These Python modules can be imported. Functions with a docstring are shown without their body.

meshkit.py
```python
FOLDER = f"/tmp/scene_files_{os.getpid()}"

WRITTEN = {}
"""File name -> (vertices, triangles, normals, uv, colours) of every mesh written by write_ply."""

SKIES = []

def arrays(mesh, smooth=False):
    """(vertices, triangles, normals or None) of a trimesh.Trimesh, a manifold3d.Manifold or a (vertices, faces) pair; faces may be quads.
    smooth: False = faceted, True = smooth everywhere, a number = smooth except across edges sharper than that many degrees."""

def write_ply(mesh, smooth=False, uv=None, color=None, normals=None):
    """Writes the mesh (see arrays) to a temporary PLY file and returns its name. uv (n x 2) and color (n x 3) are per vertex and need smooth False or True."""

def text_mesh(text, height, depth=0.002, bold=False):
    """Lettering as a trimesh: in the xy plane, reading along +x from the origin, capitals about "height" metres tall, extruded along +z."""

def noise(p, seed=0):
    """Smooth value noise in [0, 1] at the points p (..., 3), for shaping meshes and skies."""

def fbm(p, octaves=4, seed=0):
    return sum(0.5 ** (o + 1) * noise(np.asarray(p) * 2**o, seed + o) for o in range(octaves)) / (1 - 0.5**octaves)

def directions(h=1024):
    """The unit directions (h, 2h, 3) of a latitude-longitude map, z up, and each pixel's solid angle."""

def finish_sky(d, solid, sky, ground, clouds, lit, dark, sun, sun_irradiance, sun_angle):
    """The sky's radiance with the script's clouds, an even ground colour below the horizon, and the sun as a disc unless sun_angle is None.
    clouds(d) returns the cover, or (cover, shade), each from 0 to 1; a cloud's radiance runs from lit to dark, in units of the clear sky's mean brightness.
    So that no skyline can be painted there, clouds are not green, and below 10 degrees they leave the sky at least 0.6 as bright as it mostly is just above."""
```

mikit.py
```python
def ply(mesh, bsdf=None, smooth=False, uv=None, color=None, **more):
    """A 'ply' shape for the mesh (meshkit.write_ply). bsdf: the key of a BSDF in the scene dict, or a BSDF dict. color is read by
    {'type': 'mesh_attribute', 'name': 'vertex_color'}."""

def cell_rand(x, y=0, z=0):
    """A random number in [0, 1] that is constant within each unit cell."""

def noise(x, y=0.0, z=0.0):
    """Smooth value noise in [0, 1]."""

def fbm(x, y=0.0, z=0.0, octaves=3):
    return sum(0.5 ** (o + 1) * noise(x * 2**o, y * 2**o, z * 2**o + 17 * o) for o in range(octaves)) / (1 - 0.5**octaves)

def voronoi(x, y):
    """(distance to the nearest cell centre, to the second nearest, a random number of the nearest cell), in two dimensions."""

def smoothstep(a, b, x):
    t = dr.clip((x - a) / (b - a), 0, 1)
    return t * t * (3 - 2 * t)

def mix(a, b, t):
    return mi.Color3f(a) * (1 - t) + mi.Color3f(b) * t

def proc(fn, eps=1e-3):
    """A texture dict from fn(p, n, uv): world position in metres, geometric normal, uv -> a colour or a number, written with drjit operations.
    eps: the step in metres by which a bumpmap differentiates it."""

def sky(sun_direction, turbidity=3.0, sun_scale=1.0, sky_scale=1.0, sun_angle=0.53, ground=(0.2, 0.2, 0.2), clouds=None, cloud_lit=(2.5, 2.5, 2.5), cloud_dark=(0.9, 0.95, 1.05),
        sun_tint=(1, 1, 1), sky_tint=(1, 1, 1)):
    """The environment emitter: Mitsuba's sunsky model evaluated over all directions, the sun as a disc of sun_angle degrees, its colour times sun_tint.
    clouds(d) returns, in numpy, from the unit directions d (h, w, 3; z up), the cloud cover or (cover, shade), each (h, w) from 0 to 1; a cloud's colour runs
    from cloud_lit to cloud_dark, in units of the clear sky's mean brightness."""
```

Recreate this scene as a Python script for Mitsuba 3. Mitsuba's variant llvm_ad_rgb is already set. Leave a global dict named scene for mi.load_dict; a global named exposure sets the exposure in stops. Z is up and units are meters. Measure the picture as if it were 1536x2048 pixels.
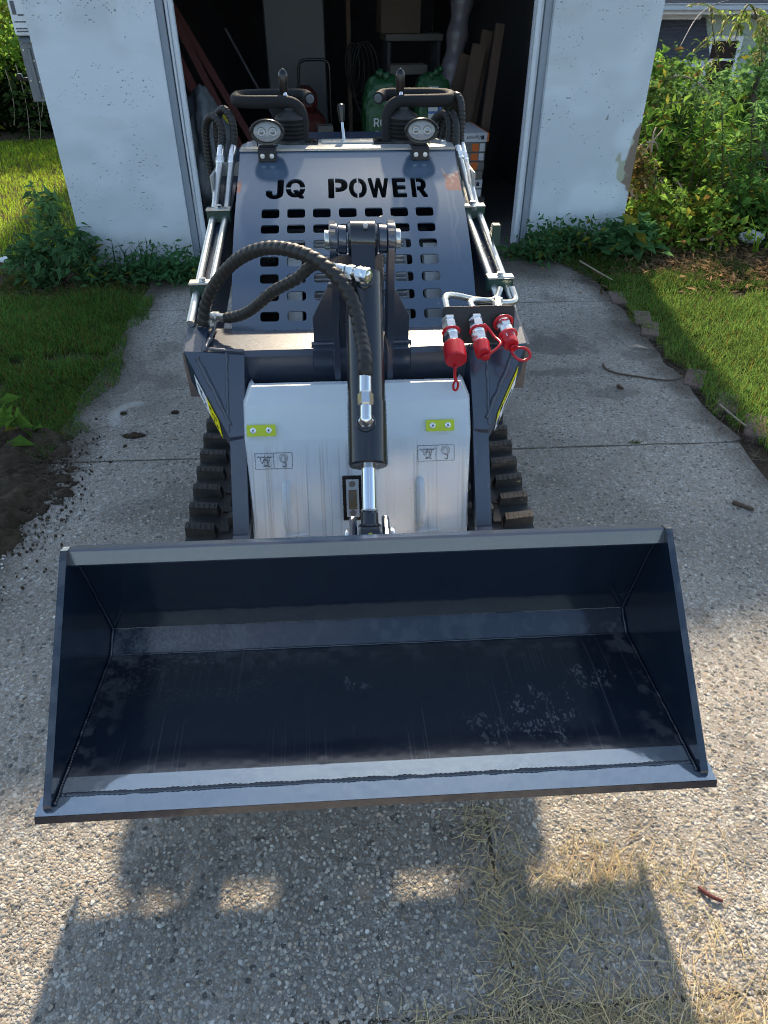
import math, random
import numpy as np
import trimesh
import drjit as dr
import mitsuba as mi
import mikit, meshkit
from scipy.interpolate import CubicSpline
from shapely.geometry import Polygon, MultiPolygon, box as sbox
from shapely.ops import unary_union
from shapely import affinity

T = mi.ScalarTransform4f
scene, labels = {}, {}
exposure = 3.25

# ------------------------------------------------------------------ camera, sky
PITCH, YAW, EYE = math.radians(36.5), math.radians(3.4), 1.46
fwd = [math.sin(YAW) * math.cos(PITCH), math.cos(YAW) * math.cos(PITCH), -math.sin(PITCH)]
scene['camera'] = {'type': 'perspective', 'fov': 2 * math.degrees(math.atan(768 / 1420)), 'fov_axis': 'x',
                   'near_clip': 0.02, 'far_clip': 400.0,
                   'to_world': T().look_at(origin=[0, 0, EYE], target=[fwd[0], fwd[1], EYE + fwd[2]], up=[0, 0, 1])}


SUN = (math.sin(math.radians(5.5)), math.cos(math.radians(5.5)), 0.7246)


def clouds(d):
    # a thin broken veil of high cloud, brighter towards the sun as real cloud is
    p = d / np.maximum(d[..., 2:3], 0.12)
    n = meshkit.fbm(p * 1.1 + 7.3, 5, 3); n2 = meshkit.fbm(p * .5 + 2.1, 4, 5)
    c = np.clip(.10 + (n - 0.50) / 0.25, 0.06, 1) * np.clip(.2 + 1.2 * (n2 - .35), .2, .85)
    ang = np.degrees(np.arccos(np.clip(d @ (np.array(SUN) / np.linalg.norm(SUN)), -1, 1)))
    return c, 1 - np.exp(-(ang / 42.0) ** 2)


scene['sky'] = mikit.sky(SUN, turbidity=3.2, sun_tint=(.97, 1.0, 1.03), sky_tint=(1.10, 1.0, .885), sun_scale=0.64, sky_scale=1.0, sun_angle=1.8, clouds=clouds, cloud_lit=(6.0, 6.0, 6.0), cloud_dark=(1.15, 1.2, 1.3))

# ------------------------------------------------------------------ helpers
rng = np.random.default_rng(11)
PI = math.pi


def numbered(key):
    if key not in scene and not any(k.startswith(key + '__') for k in scene) and key not in labels:
        return key
    i = 1
    while True:
        k = f'{key}_{i:03d}'
        if k not in scene and k not in labels and not any(q.startswith(k + '__') for q in scene):
            return k
        i += 1


def thing(name, label, cat, group=None):
    k = numbered(name)
    labels[k] = {'label': label, 'category': cat}
    if group:
        labels[k]['group'] = group
    return k


def put(name, mesh, mat, smooth=False, color=None, parent=None, label=None, cat=None, kind=None, group=None, **more):
    k = numbered((parent + '__' if parent else '') + name)
    scene[k] = mikit.ply(mesh, mat, smooth=smooth, color=color, **more)
    lab = {}
    if label: lab['label'] = label
    if cat: lab['category'] = cat
    if kind: lab['kind'] = kind
    if group: lab['group'] = group
    if lab: labels[k] = lab
    return k


def again(name, source, parent=None, to_world=None, mat=None, **lab):
    k = numbered((parent + '__' if parent else '') + name)
    d = dict(scene[source])
    if to_world is not None: d['to_world'] = to_world
    if mat is not None: d['bsdf'] = {'type': 'ref', 'id': mat}
    scene[k] = d
    if lab: labels[k] = lab
    return k


def cat_(*ms):
    return trimesh.util.concatenate([m for m in ms if m is not None])


def hull(pts):
    return trimesh.convex.convex_hull(np.asarray(pts, float))


def bx(x0, x1, y0, y1, z0, z1, b=0.002):
    """box with chamfered edges"""
    c = np.array([(x0 + x1) / 2, (y0 + y1) / 2, (z0 + z1) / 2]); h = np.array([x1 - x0, y1 - y0, z1 - z0]) / 2
    b = min(b, h.min() * 0.6)
    pts = []
    for s in np.ndindex(2, 2, 2):
        s = np.array(s) * 2 - 1
        for k in range(3):
            q = h - b; q[k] = h[k]
            pts.append(c + s * q)
    return hull(pts)


def frame(axis):
    a = np.asarray(axis, float); a = a / np.linalg.norm(a)
    u = np.cross(a, [0, 0, 1] if abs(a[2]) < 0.9 else [1, 0, 0]); u /= np.linalg.norm(u)
    return a, u, np.cross(a, u)


def lathe(p0, axis, prof, n=24, ang0=0.0):
    """profile list of (distance along axis, radius)"""
    a, u, w = frame(axis); p0 = np.asarray(p0, float)
    th = ang0 + np.arange(n) * 2 * PI / n
    ring = np.cos(th)[:, None] * u + np.sin(th)[:, None] * w
    v, f = [], []
    for t, r in prof: v.append(p0 + a * t + ring * r)
    for i in range(len(prof) - 1):
        for j in range(n):
            k = (j + 1) % n
            f += [[i * n + j, i * n + k, (i + 1) * n + k], [i * n + j, (i + 1) * n + k, (i + 1) * n + j]]
    v = np.vstack(v); m = len(v)
    v = np.vstack([v, p0 + a * prof[0][0], p0 + a * prof[-1][0]])
    e = (len(prof) - 1) * n
    for j in range(n):
        k = (j + 1) % n
        f += [[m, k, j], [m + 1, e + j, e + k]]
    return trimesh.Trimesh(v, np.array(f)[:, ::-1] if False else np.array(f), process=False)


def cyl(p0, p1, r, n=20, b=0.0015, r1=None):
    p0, p1 = np.asarray(p0, float), np.asarray(p1, float); L = np.linalg.norm(p1 - p0); r1 = r if r1 is None else r1
    b = min(b, L / 3, r / 3)
    return lathe(p0, p1 - p0, [(0, r - b), (b, r), (L - b, r1), (L, r1 - b)], n)


def hexnut(p0, p1, r):
    return cyl(p0, p1, r, 6, r * 0.12)


def path(pts, n=60):
    p = np.asarray(pts, float)
    t = np.r_[0, np.cumsum(np.linalg.norm(np.diff(p, axis=0), axis=1))]
    q = CubicSpline(t, p)(np.linspace(0, t[-1], n * 4))
    s = np.r_[0, np.cumsum(np.linalg.norm(np.diff(q, axis=0), axis=1))]
    return np.stack([np.interp(np.linspace(0, s[-1], n), s, q[:, k]) for k in range(3)], 1)


def bend(pts, r=0.025, k=6):
    """polyline with rounded corners"""
    p = [np.asarray(q, float) for q in pts]; out = [p[0]]
    for i in range(1, len(p) - 1):
        a, b, c = p[i - 1], p[i], p[i + 1]
        da, dc = np.linalg.norm(a - b), np.linalg.norm(c - b); rr = min(r, da * .49, dc * .49)
        s, e = b + (a - b) / da * rr, b + (c - b) / dc * rr
        for t in np.linspace(0, 1, k): out.append((1 - t) ** 2 * s + 2 * t * (1 - t) * b + t * t * e)
    out.append(p[-1])
    return np.array(out)


def tube(pts, r, n=12, ring=None, twist=None):
    """tube along points; r number or per-point; ring(i, th) optional radius factor"""
    p = np.asarray(pts, float); m = len(p)
    t = np.gradient(p, axis=0); t /= np.linalg.norm(t, axis=1, keepdims=True) + 1e-12
    u = np.zeros_like(p); u[0] = frame(t[0])[1]
    for i in range(1, m):
        w = u[i - 1] - t[i] * (u[i - 1] @ t[i]); u[i] = w / (np.linalg.norm(w) + 1e-12)
    w = np.cross(t, u); th = np.arange(n) * 2 * PI / n
    R = np.broadcast_to(np.asarray(r, float), (m,))[:, None] * np.ones((1, n))
    if ring is not None: R = R * ring(np.arange(m)[:, None], th[None, :])
    v = p[:, None] + R[..., None] * (np.cos(th)[None, :, None] * u[:, None] + np.sin(th)[None, :, None] * w[:, None])
    i, j = np.meshgrid(np.arange(m - 1), np.arange(n), indexing='ij'); k = (j + 1) % n
    f = np.concatenate([np.stack([i * n + j, i * n + k, (i + 1) * n + k], -1).reshape(-1, 3), np.stack([i * n + j, (i + 1) * n + k, (i + 1) * n + j], -1).reshape(-1, 3)])
    v = np.vstack([v.reshape(-1, 3), p[0], p[-1]]); q = m * n
    j = np.arange(n); k = (j + 1) % n
    f = np.vstack([f, np.stack([j * 0 + q, k, j], 1), np.stack([j * 0 + q + 1, (m - 1) * n + j, (m - 1) * n + k], 1)])
    return trimesh.Trimesh(v, f, process=False)


def spiral_hose(pts, r, pitch=0.016, n=16, lean=1.0):
    """hydraulic hose in a spiral-wrap sleeve: overlapping turns"""
    p = np.asarray(pts, float); L = np.linalg.norm(np.diff(p, axis=0), axis=1).sum()
    m = max(30, int(L / (pitch / 8))); q = path(p, m); s = np.linspace(0, L, m)

    def ring(i, th):
        ph = (s[i[:, 0]][:, None] / pitch + lean * th / (2 * PI)) % 1.0
        return 1.0 - 0.15 * np.exp(-((ph - .5) / .13) ** 2) + .05 * (ph - .5) + 0.02 * np.sin(s[i[:, 0]][:, None] * 37 + 1.0)
    return tube(q, r, n, ring)


def weld(pts, r, seed=0, n=8, step=0.006):
    p = np.asarray(pts, float); L = np.linalg.norm(np.diff(p, axis=0), axis=1).sum(); m = max(8, int(L / step * 3))
    tt = np.r_[0, np.cumsum(np.linalg.norm(np.diff(p, axis=0), axis=1))]
    q = np.stack([np.interp(np.linspace(0, tt[-1], m), tt, p[:, k]) for k in range(3)], 1)
    g = np.random.default_rng(seed)
    s = np.arange(m) / 3.0
    j = meshkit.noise(np.stack([s * .35, s * 0 + seed, s * 0], 1)) - .5
    q = q + np.stack([j, meshkit.noise(np.stack([s * .4, s * 0 + seed, s * 0 + 9], 1)) - .5, j * 0], 1) * r * .5
    rad = r * (0.75 + 0.35 * np.abs(np.sin(s * PI)) + 0.5 * (meshkit.noise(np.stack([s * .5, s * 0 + seed + 5, s * 0], 1)) - .4))
    return tube(q, rad, n)


def ball(c, r, sub=2):
    m = trimesh.creation.icosphere(subdivisions=sub); m.apply_scale(r); m.apply_translation(c); return m


def plate(poly2, origin, ex, ey, thick):
    """polygon in the plane origin + a*ex + b*ey, extruded by thick along ex x ey"""
    m = trimesh.creation.extrude_polygon(poly2 if hasattr(poly2, 'exterior') else Polygon(poly2), thick, engine='earcut')
    ex, ey = np.asarray(ex, float), np.asarray(ey, float); ez = np.cross(ex, ey)
    M = np.eye(4); M[:3, 0], M[:3, 1], M[:3, 2], M[:3, 3] = ex, ey, ez, origin
    m.apply_transform(M); return m


def text_poly(text, height, bold=False):
    m = meshkit.text_mesh(text, height, 0.01, bold)
    tri = m.triangles[m.face_normals[:, 2] < -0.5][:, :, :2]
    return unary_union([Polygon(t).buffer(1e-6) for t in tri])


def polys(g):
    return [q for q in getattr(g, 'geoms', [g]) if q.geom_type == 'Polygon' and q.area > 1e-9]


def line2(pts, w):
    from shapely.geometry import LineString
    return LineString(pts).buffer(w / 2, cap_style=2)


# ------------------------------------------------------------------ materials
N, FB, SS, MIX = mikit.noise, mikit.fbm, mikit.smoothstep, mikit.mix


def rgb(*c): return {'type': 'rgb', 'value': list(c)}


def principled(key, color, rough=0.5, **kw):
    scene[key] = {'type': 'twosided', 'bsdf': {'type': 'principled', 'base_color': color, 'roughness': rough, **kw}}


def bumped(key, color, rough, fn, eps=1e-3, scale=1.0, **kw):
    scene[key] = {'type': 'twosided', 'bsdf': {'type': 'bumpmap', 'arbitrary': mikit.proc(fn, eps), 'scale': scale,
                                               'bsdf': {'type': 'principled', 'base_color': color, 'roughness': rough, **kw}}}


def c_paint(p, n, uv):
    d = FB(p.x * 9, p.y * 9, p.z * 9, 3); g = N(p.x * 420, p.y * 420, p.z * 420)
    up = dr.clip(n.z, 0, 1)
    dust = SS(.45, .8, d) * up * .35 + SS(.9, .97, g) * .25
    return MIX((.018, .028, .050), (.13, .145, .165), dust * .22)


def r_paint(p, n, uv):
    return .13 + .16 * FB(p.x * 7 + 3, p.y * 7, p.z * 7, 3)


def c_hood(p, n, uv):
    # chipped rust patch near the upper right corner, with drip marks under it
    jag = FB(p.x * 60, p.z * 60, 1.7, 3)
    ex = (p.x - .343) / .028; ez = (p.z - .990) / .021
    rr = dr.maximum(dr.abs(ex), dr.abs(ez)) + (jag - .5) * 1.1
    chip = 1 - SS(.80, .9, rr)
    rust = MIX((.17, .052, .022), (.28, .21, .16), SS(.5, .62, FB(p.x * 90, p.y * 50, p.z * 90 + 4, 2)) * SS(.975, 1.0, p.z))
    wob = .006 * dr.sin(p.z * 55) + .004 * dr.sin(p.z * 131)
    dl = 1 - SS(.0015, .0045, dr.abs(p.x - .333 - wob)); dl2 = 1 - SS(.001, .003, dr.abs(p.x - .319 - wob * .3))
    drip = dr.maximum(dl, dl2) * (1 - SS(.965, .985, p.z)) * SS(.78, .93, p.z) * .45
    ex2 = (p.x + .293) / .010; ez2 = (p.z - .985) / .014
    chip2 = 1 - SS(.75, .9, dr.sqrt(ex2 * ex2 + ez2 * ez2) + (jag - .5))
    d = FB(p.x * 14, p.y * 14, p.z * 14, 3); sp = SS(.93, .97, N(p.x * 300, p.y * 300, p.z * 300))
    base = MIX((.052, .082, .122), (.13, .145, .17), SS(.45, .8, d) * .12 + sp * .15 + drip)
    return MIX(base, rust, dr.maximum(chip, chip2))


def c_bucket(p, n, uv):
    d = FB(p.x * 6, p.y * 10, 0.3, 3); fine = N(p.x * 160, p.y * 160, 2.0); g = N(p.x * 500, p.y * 500, 1)
    left = SS(.37, .35, p.z) * SS(-.05, -.40, p.x) * SS(.90, 1.02, p.y) * SS(.33, .60, d + .25 * (fine - .5)) * (.15 + .85 * SS(.45, .75, N(p.x * 260, p.y * 260, 4.0)))

    def blot(cx, cy, rx, ry, s):
        e = dr.sqrt(dr.square((p.x - cx) / rx) + dr.square((p.y - cy) / ry)) + (FB(p.x * 40, p.y * 40, s, 2) - .5) * 1.6
        return (1 - SS(.5, 1.0, e)) * SS(.54, .66, FB(p.x * 280 + s, p.y * 170, s, 2)) * SS(.35, .6, FB(p.x * 50, p.y * 40, s, 2))
    sc = blot(.36, .86, .07, .07, 1.) + blot(.47, .945, .06, .035, 4.) + blot(.0, .96, .04, .03, 7.) + blot(.25, .83, .06, .05, 9.) * .6
    spk = SS(.955, .985, g) * .5
    flat = dr.clip(n.z * 2 - 1, 0, 1)
    scr = SS(.80, .93, N(p.x * 330 + 12 * N(p.x * 3, p.y * 3, 5.), p.y * 5, 6.0)) * SS(.45, .7, FB(p.x * 7, p.y * 7, 8.0, 2)) * .10
    cor = (SS(.10, .0, .562 - dr.abs(p.x - .04)) + SS(.99, 1.07, p.y) * .6) * SS(.45, .7, FB(p.x * 45, p.y * 45, 2.2, 3)) * .16
    return MIX((.0045, .0105, .022), (.30, .30, .29), dr.clip((left * .20 + sc * .30 + spk * .3 + scr + cor) * flat, 0, 1))


def r_bucket(p, n, uv):
    return .07 + .10 * FB(p.x * 11, p.y * 11, p.z * 11, 3)


def b_bucket(p, n, uv):
    return .00016 * N(p.x * 75, p.y * 75, p.z * 75) + .0006 * N(p.x * 13, p.y * 13, p.z * 13)


def b_edge(p, n, uv):
    return .00022 * N(p.x * 75, p.y * 75, p.z * 75) + .0012 * FB(p.x * 9, p.y * 13, p.z * 13, 2)


def c_white(p, n, uv):
    st = N(p.x * 170, p.z * 3, 0.0) * .6 + N(p.x * 520, p.z * 5, 3.0) * .4
    low = 1 - SS(.50, .56, p.z)
    dirt = SS(.55, .8, FB(p.x * 8, p.z * 8, 1.0, 3)); sp = SS(.95, .985, N(p.x * 170, p.y * 170, p.z * 170))
    return MIX((.60, .64, .67), (.33, .33, .32), dr.clip(SS(.45, .85, st) * low * .6 + dirt * .15 + sp * .7, 0, 1))


def c_zinc(p, n, uv):
    return MIX((.70, .71, .68), (.50, .50, .46), FB(p.x * 60, p.y * 60, p.z * 60, 3))


def c_rubber(p, n, uv):
    return MIX((.011, .011, .011), (.030, .029, .027), FB(p.x * 40, p.y * 40, p.z * 40, 3))


def c_track(p, n, uv):
    f = FB(p.x * 70, p.y * 70, p.z * 70, 3); d = SS(.35, .7, FB(p.x * 12, p.y * 12, p.z * 12, 3))
    return MIX((.020, .020, .020), (.085, .082, .078), f * .5 * d + .25 * f)


def c_wall(p, n, uv):
    f = FB(p.x * 3, p.y * 3, p.z * 3, 3); pit = SS(.80, .88, N(p.x * 95, p.y * 95, p.z * 95)) * SS(.46, .66, FB(p.x * 5, p.y * 5, p.z * 5, 2))
    pit2 = SS(.94, .96, N(p.x * 42 + 3, p.y * 42, p.z * 42))
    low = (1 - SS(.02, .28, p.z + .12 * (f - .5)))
    # broken stucco along the right corner
    e = SS(.02, .0, (1.95 - p.x) * .8 - .06 + (FB(p.z * 9, p.x * 9, 3.0, 3) - .5) * .16 + .30 * dr.abs(p.z - .50))
    right = SS(1.2, 1.3, p.x)
    patch = e * right
    base = MIX((.67, .72, .76), (.56, .605, .64), SS(.35, .65, f))
    grime = SS(.55, .75, FB(p.x * 2.2 + 5, p.y, p.z * 5, 4)) * .3 + SS(.6, .8, FB(p.x * 9, p.y * 9, p.z * 1.2 + 3, 3)) * .22
    base = MIX(base, (.42, .43, .42), grime)
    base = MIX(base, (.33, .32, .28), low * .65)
    base = MIX(base, (.10, .11, .12), dr.maximum(pit, pit2) * .7)
    return MIX(base, MIX((.42, .43, .33), (.24, .18, .14), SS(1.885, 1.91, p.x + .1 * (FB(p.z * 20, p.x * 20, 9., 2) - .5))), patch)


def b_wall(p, n, uv):
    return .004 * FB(p.x * 14, p.y * 14, p.z * 20, 4) + .0025 * FB(p.x * 60, p.y * 60, p.z * 75, 2) + .0016 * N(p.x * 120, p.y * 120, p.z * 120) - .003 * SS(.88, .95, N(p.x * 85, p.y * 85, p.z * 85)) * SS(.5, .7, FB(p.x * 5, p.y * 5, p.z * 5, 2))


def cellcol(k):
    """aggregate stone colours from a random number"""
    c = MIX((.235, .213, .182), (.54, .495, .43), k)
    return MIX(c, (.36, .28, .21), SS(.82, .86, dr.abs(k * 7 - dr.floor(k * 7))))


def c_concrete(p, n, uv):
    wx, wy = p.x + .003 * N(p.x * 150, p.y * 150), p.y + .003 * N(p.x * 150, p.y * 150, 5.)
    d1, d2, k = mikit.voronoi(wx * 150, wy * 150)
    stone = SS(.02, .22, d2 - d1)
    col = MIX(MIX((.225, .205, .174), (.32, .292, .248), N(p.x * 300, p.y * 300)), cellcol(k), stone)
    e1, e2, k2 = mikit.voronoi(wx * 52 + 31, wy * 52)
    col = MIX(col, MIX((.10, .095, .085), (.55, .52, .46), k2), SS(.36, .22, e1) * SS(.55, .65, dr.abs(k2 - .5) + .28))
    big = FB(p.x * 1.7, p.y * 1.7, 2.0, 4)
    col = MIX(col, (.12, .112, .10), SS(.5, .75, big) * .35)
    spot = SS(.66, .74, FB(p.x * 5 + 9, p.y * 5, 4.0, 3))
    col = MIX(col, (.08, .07, .06), spot * .35)
    st1 = 1 - SS(.6, 1.2, dr.sqrt(dr.square((p.x - 1.07) / .20) + dr.square((p.y - 3.35) / .16)) + (FB(p.x * 12, p.y * 12, 7., 3) - .5) * 1.2)
    st2 = 1 - SS(.6, 1.2, dr.sqrt(dr.square((p.x - 1.0) / .16) + dr.square((p.y - 3.02) / .05)) + (FB(p.x * 14, p.y * 14, 9., 3) - .5) * 1.3)
    st3 = 1 - SS(.5, 1.3, dr.sqrt(dr.square((p.x + .75) / .5) + dr.square((p.y - 1.5) / .35)) + (FB(p.x * 7, p.y * 7, 2., 3) - .5) * 1.5)
    col = MIX(col, (.10, .09, .08), dr.clip(st1 * .6 + st2 * .5 + st3 * .18, 0, .7))
    tr1 = SS(.11, .05, dr.abs(p.x + .42 + .02 * dr.sin(p.y * 2))) + SS(.11, .05, dr.abs(p.x - .52 - .02 * dr.sin(p.y * 2.4)))
    col = MIX(col, (.14, .13, .12), dr.clip(tr1, 0, 1) * .22 * SS(.3, .6, FB(p.x * 9, p.y * 2, 5., 3)))
    ringd = dr.abs(dr.sqrt(dr.square(p.x + .905) + dr.square((p.y - 2.73) * .8)) - .075)
    col = MIX(col, (.55, .53, .48), SS(.030, .010, ringd) * SS(.02, -.05, p.x + .90 - (p.y - 2.73) * .3) * .5)
    # earthy margins along the lawns
    edge = SS(.20, .0, p.x + 1.16 + .12 * (FB(p.x * 7, p.y * 7, 1.0, 3) - .5)) + SS(.16, .0, 1.56 - p.x + .14 * (FB(p.x * 7, p.y * 7, 6.0, 3) - .5))
    far = SS(4.2, 4.75, p.y + .3 * FB(p.x * 4, p.y * 4, 1.0, 2))
    col = MIX(col, (.055, .043, .032), dr.clip(edge * .75 + far * .8, 0, .9))
    return col * (1.0 + .25 * (N(p.x * 3.1, p.y * 3.1, 8.) - .5))


def b_concrete(p, n, uv):
    wx, wy = p.x + .003 * N(p.x * 150, p.y * 150), p.y + .003 * N(p.x * 150, p.y * 150, 5.)
    d1, d2, k = mikit.voronoi(wx * 150, wy * 150)
    return .0032 * SS(0, .55, d2 - d1) * (.45 + .55 * k) + .0018 * FB(p.x * 90, p.y * 90, 3.0, 2)


def c_soil(p, n, uv):
    f = FB(p.x * 11, p.y * 11, 0., 4); g = N(p.x * 130, p.y * 130, 1.)
    return MIX((.022, .016, .011), (.10, .075, .05), f * .7 + g * .3)


def b_soil(p, n, uv):
    return .012 * FB(p.x * 35, p.y * 35, 0., 4)


def c_wood(p, n, uv):
    f = FB(p.x * 30, p.y * 30, p.z * 3, 3)
    return MIX((.06, .038, .027), (.12, .075, .05), f)


def c_shingle(p, n, uv):
    return MIX((.030, .033, .042), (.075, .078, .09), FB(p.x * 9, p.y * 9, p.z * 30, 3))


def c_bark(p, n, uv):
    return MIX((.04, .03, .022), (.12, .095, .07), FB(p.x * 25, p.y * 25, p.z * 8, 3))


def c_brick(p, n, uv):
    return MIX((.07, .04, .032), (.15, .11, .09), FB(p.x * 30, p.y * 30, p.z * 30, 3))


P_ = mikit.proc
principled('paint', P_(c_paint), P_(r_paint), specular=.9, clearcoat=1.0, clearcoat_gloss=.95)
principled('beam_paint', P_(c_paint), .30, specular=1.0, clearcoat=1.0, clearcoat_gloss=.75)
principled('hood_paint', P_(c_hood), .13, specular=1.0, spec_tint=.1, clearcoat=1.0, clearcoat_gloss=.95)
principled('cylinder_paint', rgb(.010, .013, .019), .16, specular=.5, clearcoat=.8, clearcoat_gloss=.95)
bumped('bucket_paint', P_(c_bucket), P_(r_bucket), b_bucket, 2e-3, eta=1.75, clearcoat=.6, clearcoat_gloss=.96)
bumped('sky_glint_paint', rgb(.016, .031, .046), .08, b_edge, 2e-3, eta=3.2, spec_tint=.25, clearcoat=1.0, clearcoat_gloss=.97)  # copy of the bucket paint, reflection raised so the lip shows bright sky
principled('weld_paint', rgb(.05, .06, .085), .22, specular=.6, clearcoat=.8, clearcoat_gloss=.95)
principled('white_paint', P_(c_white), .38, specular=.5)
principled('zinc', P_(c_zinc), .30, metallic=.92)
principled('bright_zinc', rgb(.80, .81, .80), .22, metallic=1.0)
principled('chrome', rgb(.86, .88, .92), .06, metallic=1.0)
principled('rubber', P_(c_rubber), .5, specular=.4)
principled('foam', rgb(.014, .014, .015), .75, specular=.3)
principled('gloss_black', rgb(.008, .008, .009), .2, specular=.5)
principled('matt_black', rgb(.012, .013, .015), .5)
principled('track_rubber', P_(c_track), .62, specular=.4)
principled('dust_cap', rgb(.50, .012, .022), .32, specular=.5)
principled('lime', rgb(.52, .62, .02), .4)
principled('decal_white', rgb(.72, .74, .76), .4)
principled('decal_yellow', rgb(.75, .66, .01), .4)
principled('ink', rgb(.012, .014, .03), .5)
principled('clamp_green', rgb(.012, .045, .035), .4)
principled('lens', rgb(.24, .25, .26), .12, specular=.6, spec_trans=0.0, clearcoat=1.0)
principled('reflector', rgb(.30, .31, .32), .3, metallic=.8)
principled('deck_paint', rgb(.42, .43, .42), .28, metallic=.35, clearcoat=.5)  # one even pale tone for the deck and arm end plates
principled('gauge_glass', rgb(.16, .12, .07), .15)
principled('engine_grey', rgb(.45, .46, .47), .4, metallic=.2)
principled('tank_white', rgb(.55, .56, .55), .4)
bumped('wall_stucco', P_(c_wall), .75, b_wall, 1.5e-3)
principled('trim_paint', rgb(.60, .63, .67), .45)
principled('reveal_paint', rgb(.30, .33, .37), .6)
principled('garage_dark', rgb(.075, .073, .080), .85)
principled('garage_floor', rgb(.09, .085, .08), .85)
bumped('concrete', P_(c_concrete), .88, b_concrete, 1.2e-3, specular=.3)
bumped('soil', P_(c_soil), .95, b_soil, 3e-3, specular=.2)
principled('stone', {'type': 'mesh_attribute', 'name': 'vertex_color'}, .7, specular=.4)
scene['leaf'] = {'type': 'principledthin', 'base_color': {'type': 'mesh_attribute', 'name': 'vertex_color'}, 'roughness': .32, 'diff_trans': 1.15, 'eta': 1.35, 'spec_trans': 0.0}
principled('straw', {'type': 'mesh_attribute', 'name': 'vertex_color'}, .6, specular=.3)
principled('bark', P_(c_bark), .85)
principled('joint_soil', rgb(.095, .080, .060), .95, specular=.2)
principled('twig', rgb(.10, .065, .045), .8)
principled('pale_stem', rgb(.34, .27, .20), .8)
principled('brick', P_(c_brick), .9)
principled('wood', P_(c_wood), .8)
principled('red_wood', rgb(.10, .018, .015), .6)
principled('grey_metal', rgb(.16, .18, .20), .4, metallic=.5)
principled('grey_plastic', rgb(.10, .11, .12), .55)
principled('cardboard', rgb(.12, .085, .062), .85)
principled('box_print', rgb(.15, .135, .12), .7)
principled('box_orange', rgb(.55, .12, .02), .6)
principled('box_white', rgb(.50, .50, .52), .6)
principled('bag_green', rgb(.010, .055, .018), .5)
principled('bag_white', rgb(.40, .42, .42), .4)
principled('bag_blue', rgb(.03, .10, .30), .4)
principled('appliance', rgb(.085, .088, .095), .45)
principled('plastic_wrap', rgb(.13, .115, .13), .35)
principled('yellow_plastic', rgb(.45, .38, .02), .4)
principled('siding', rgb(.34, .40, .33), .7)
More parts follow.
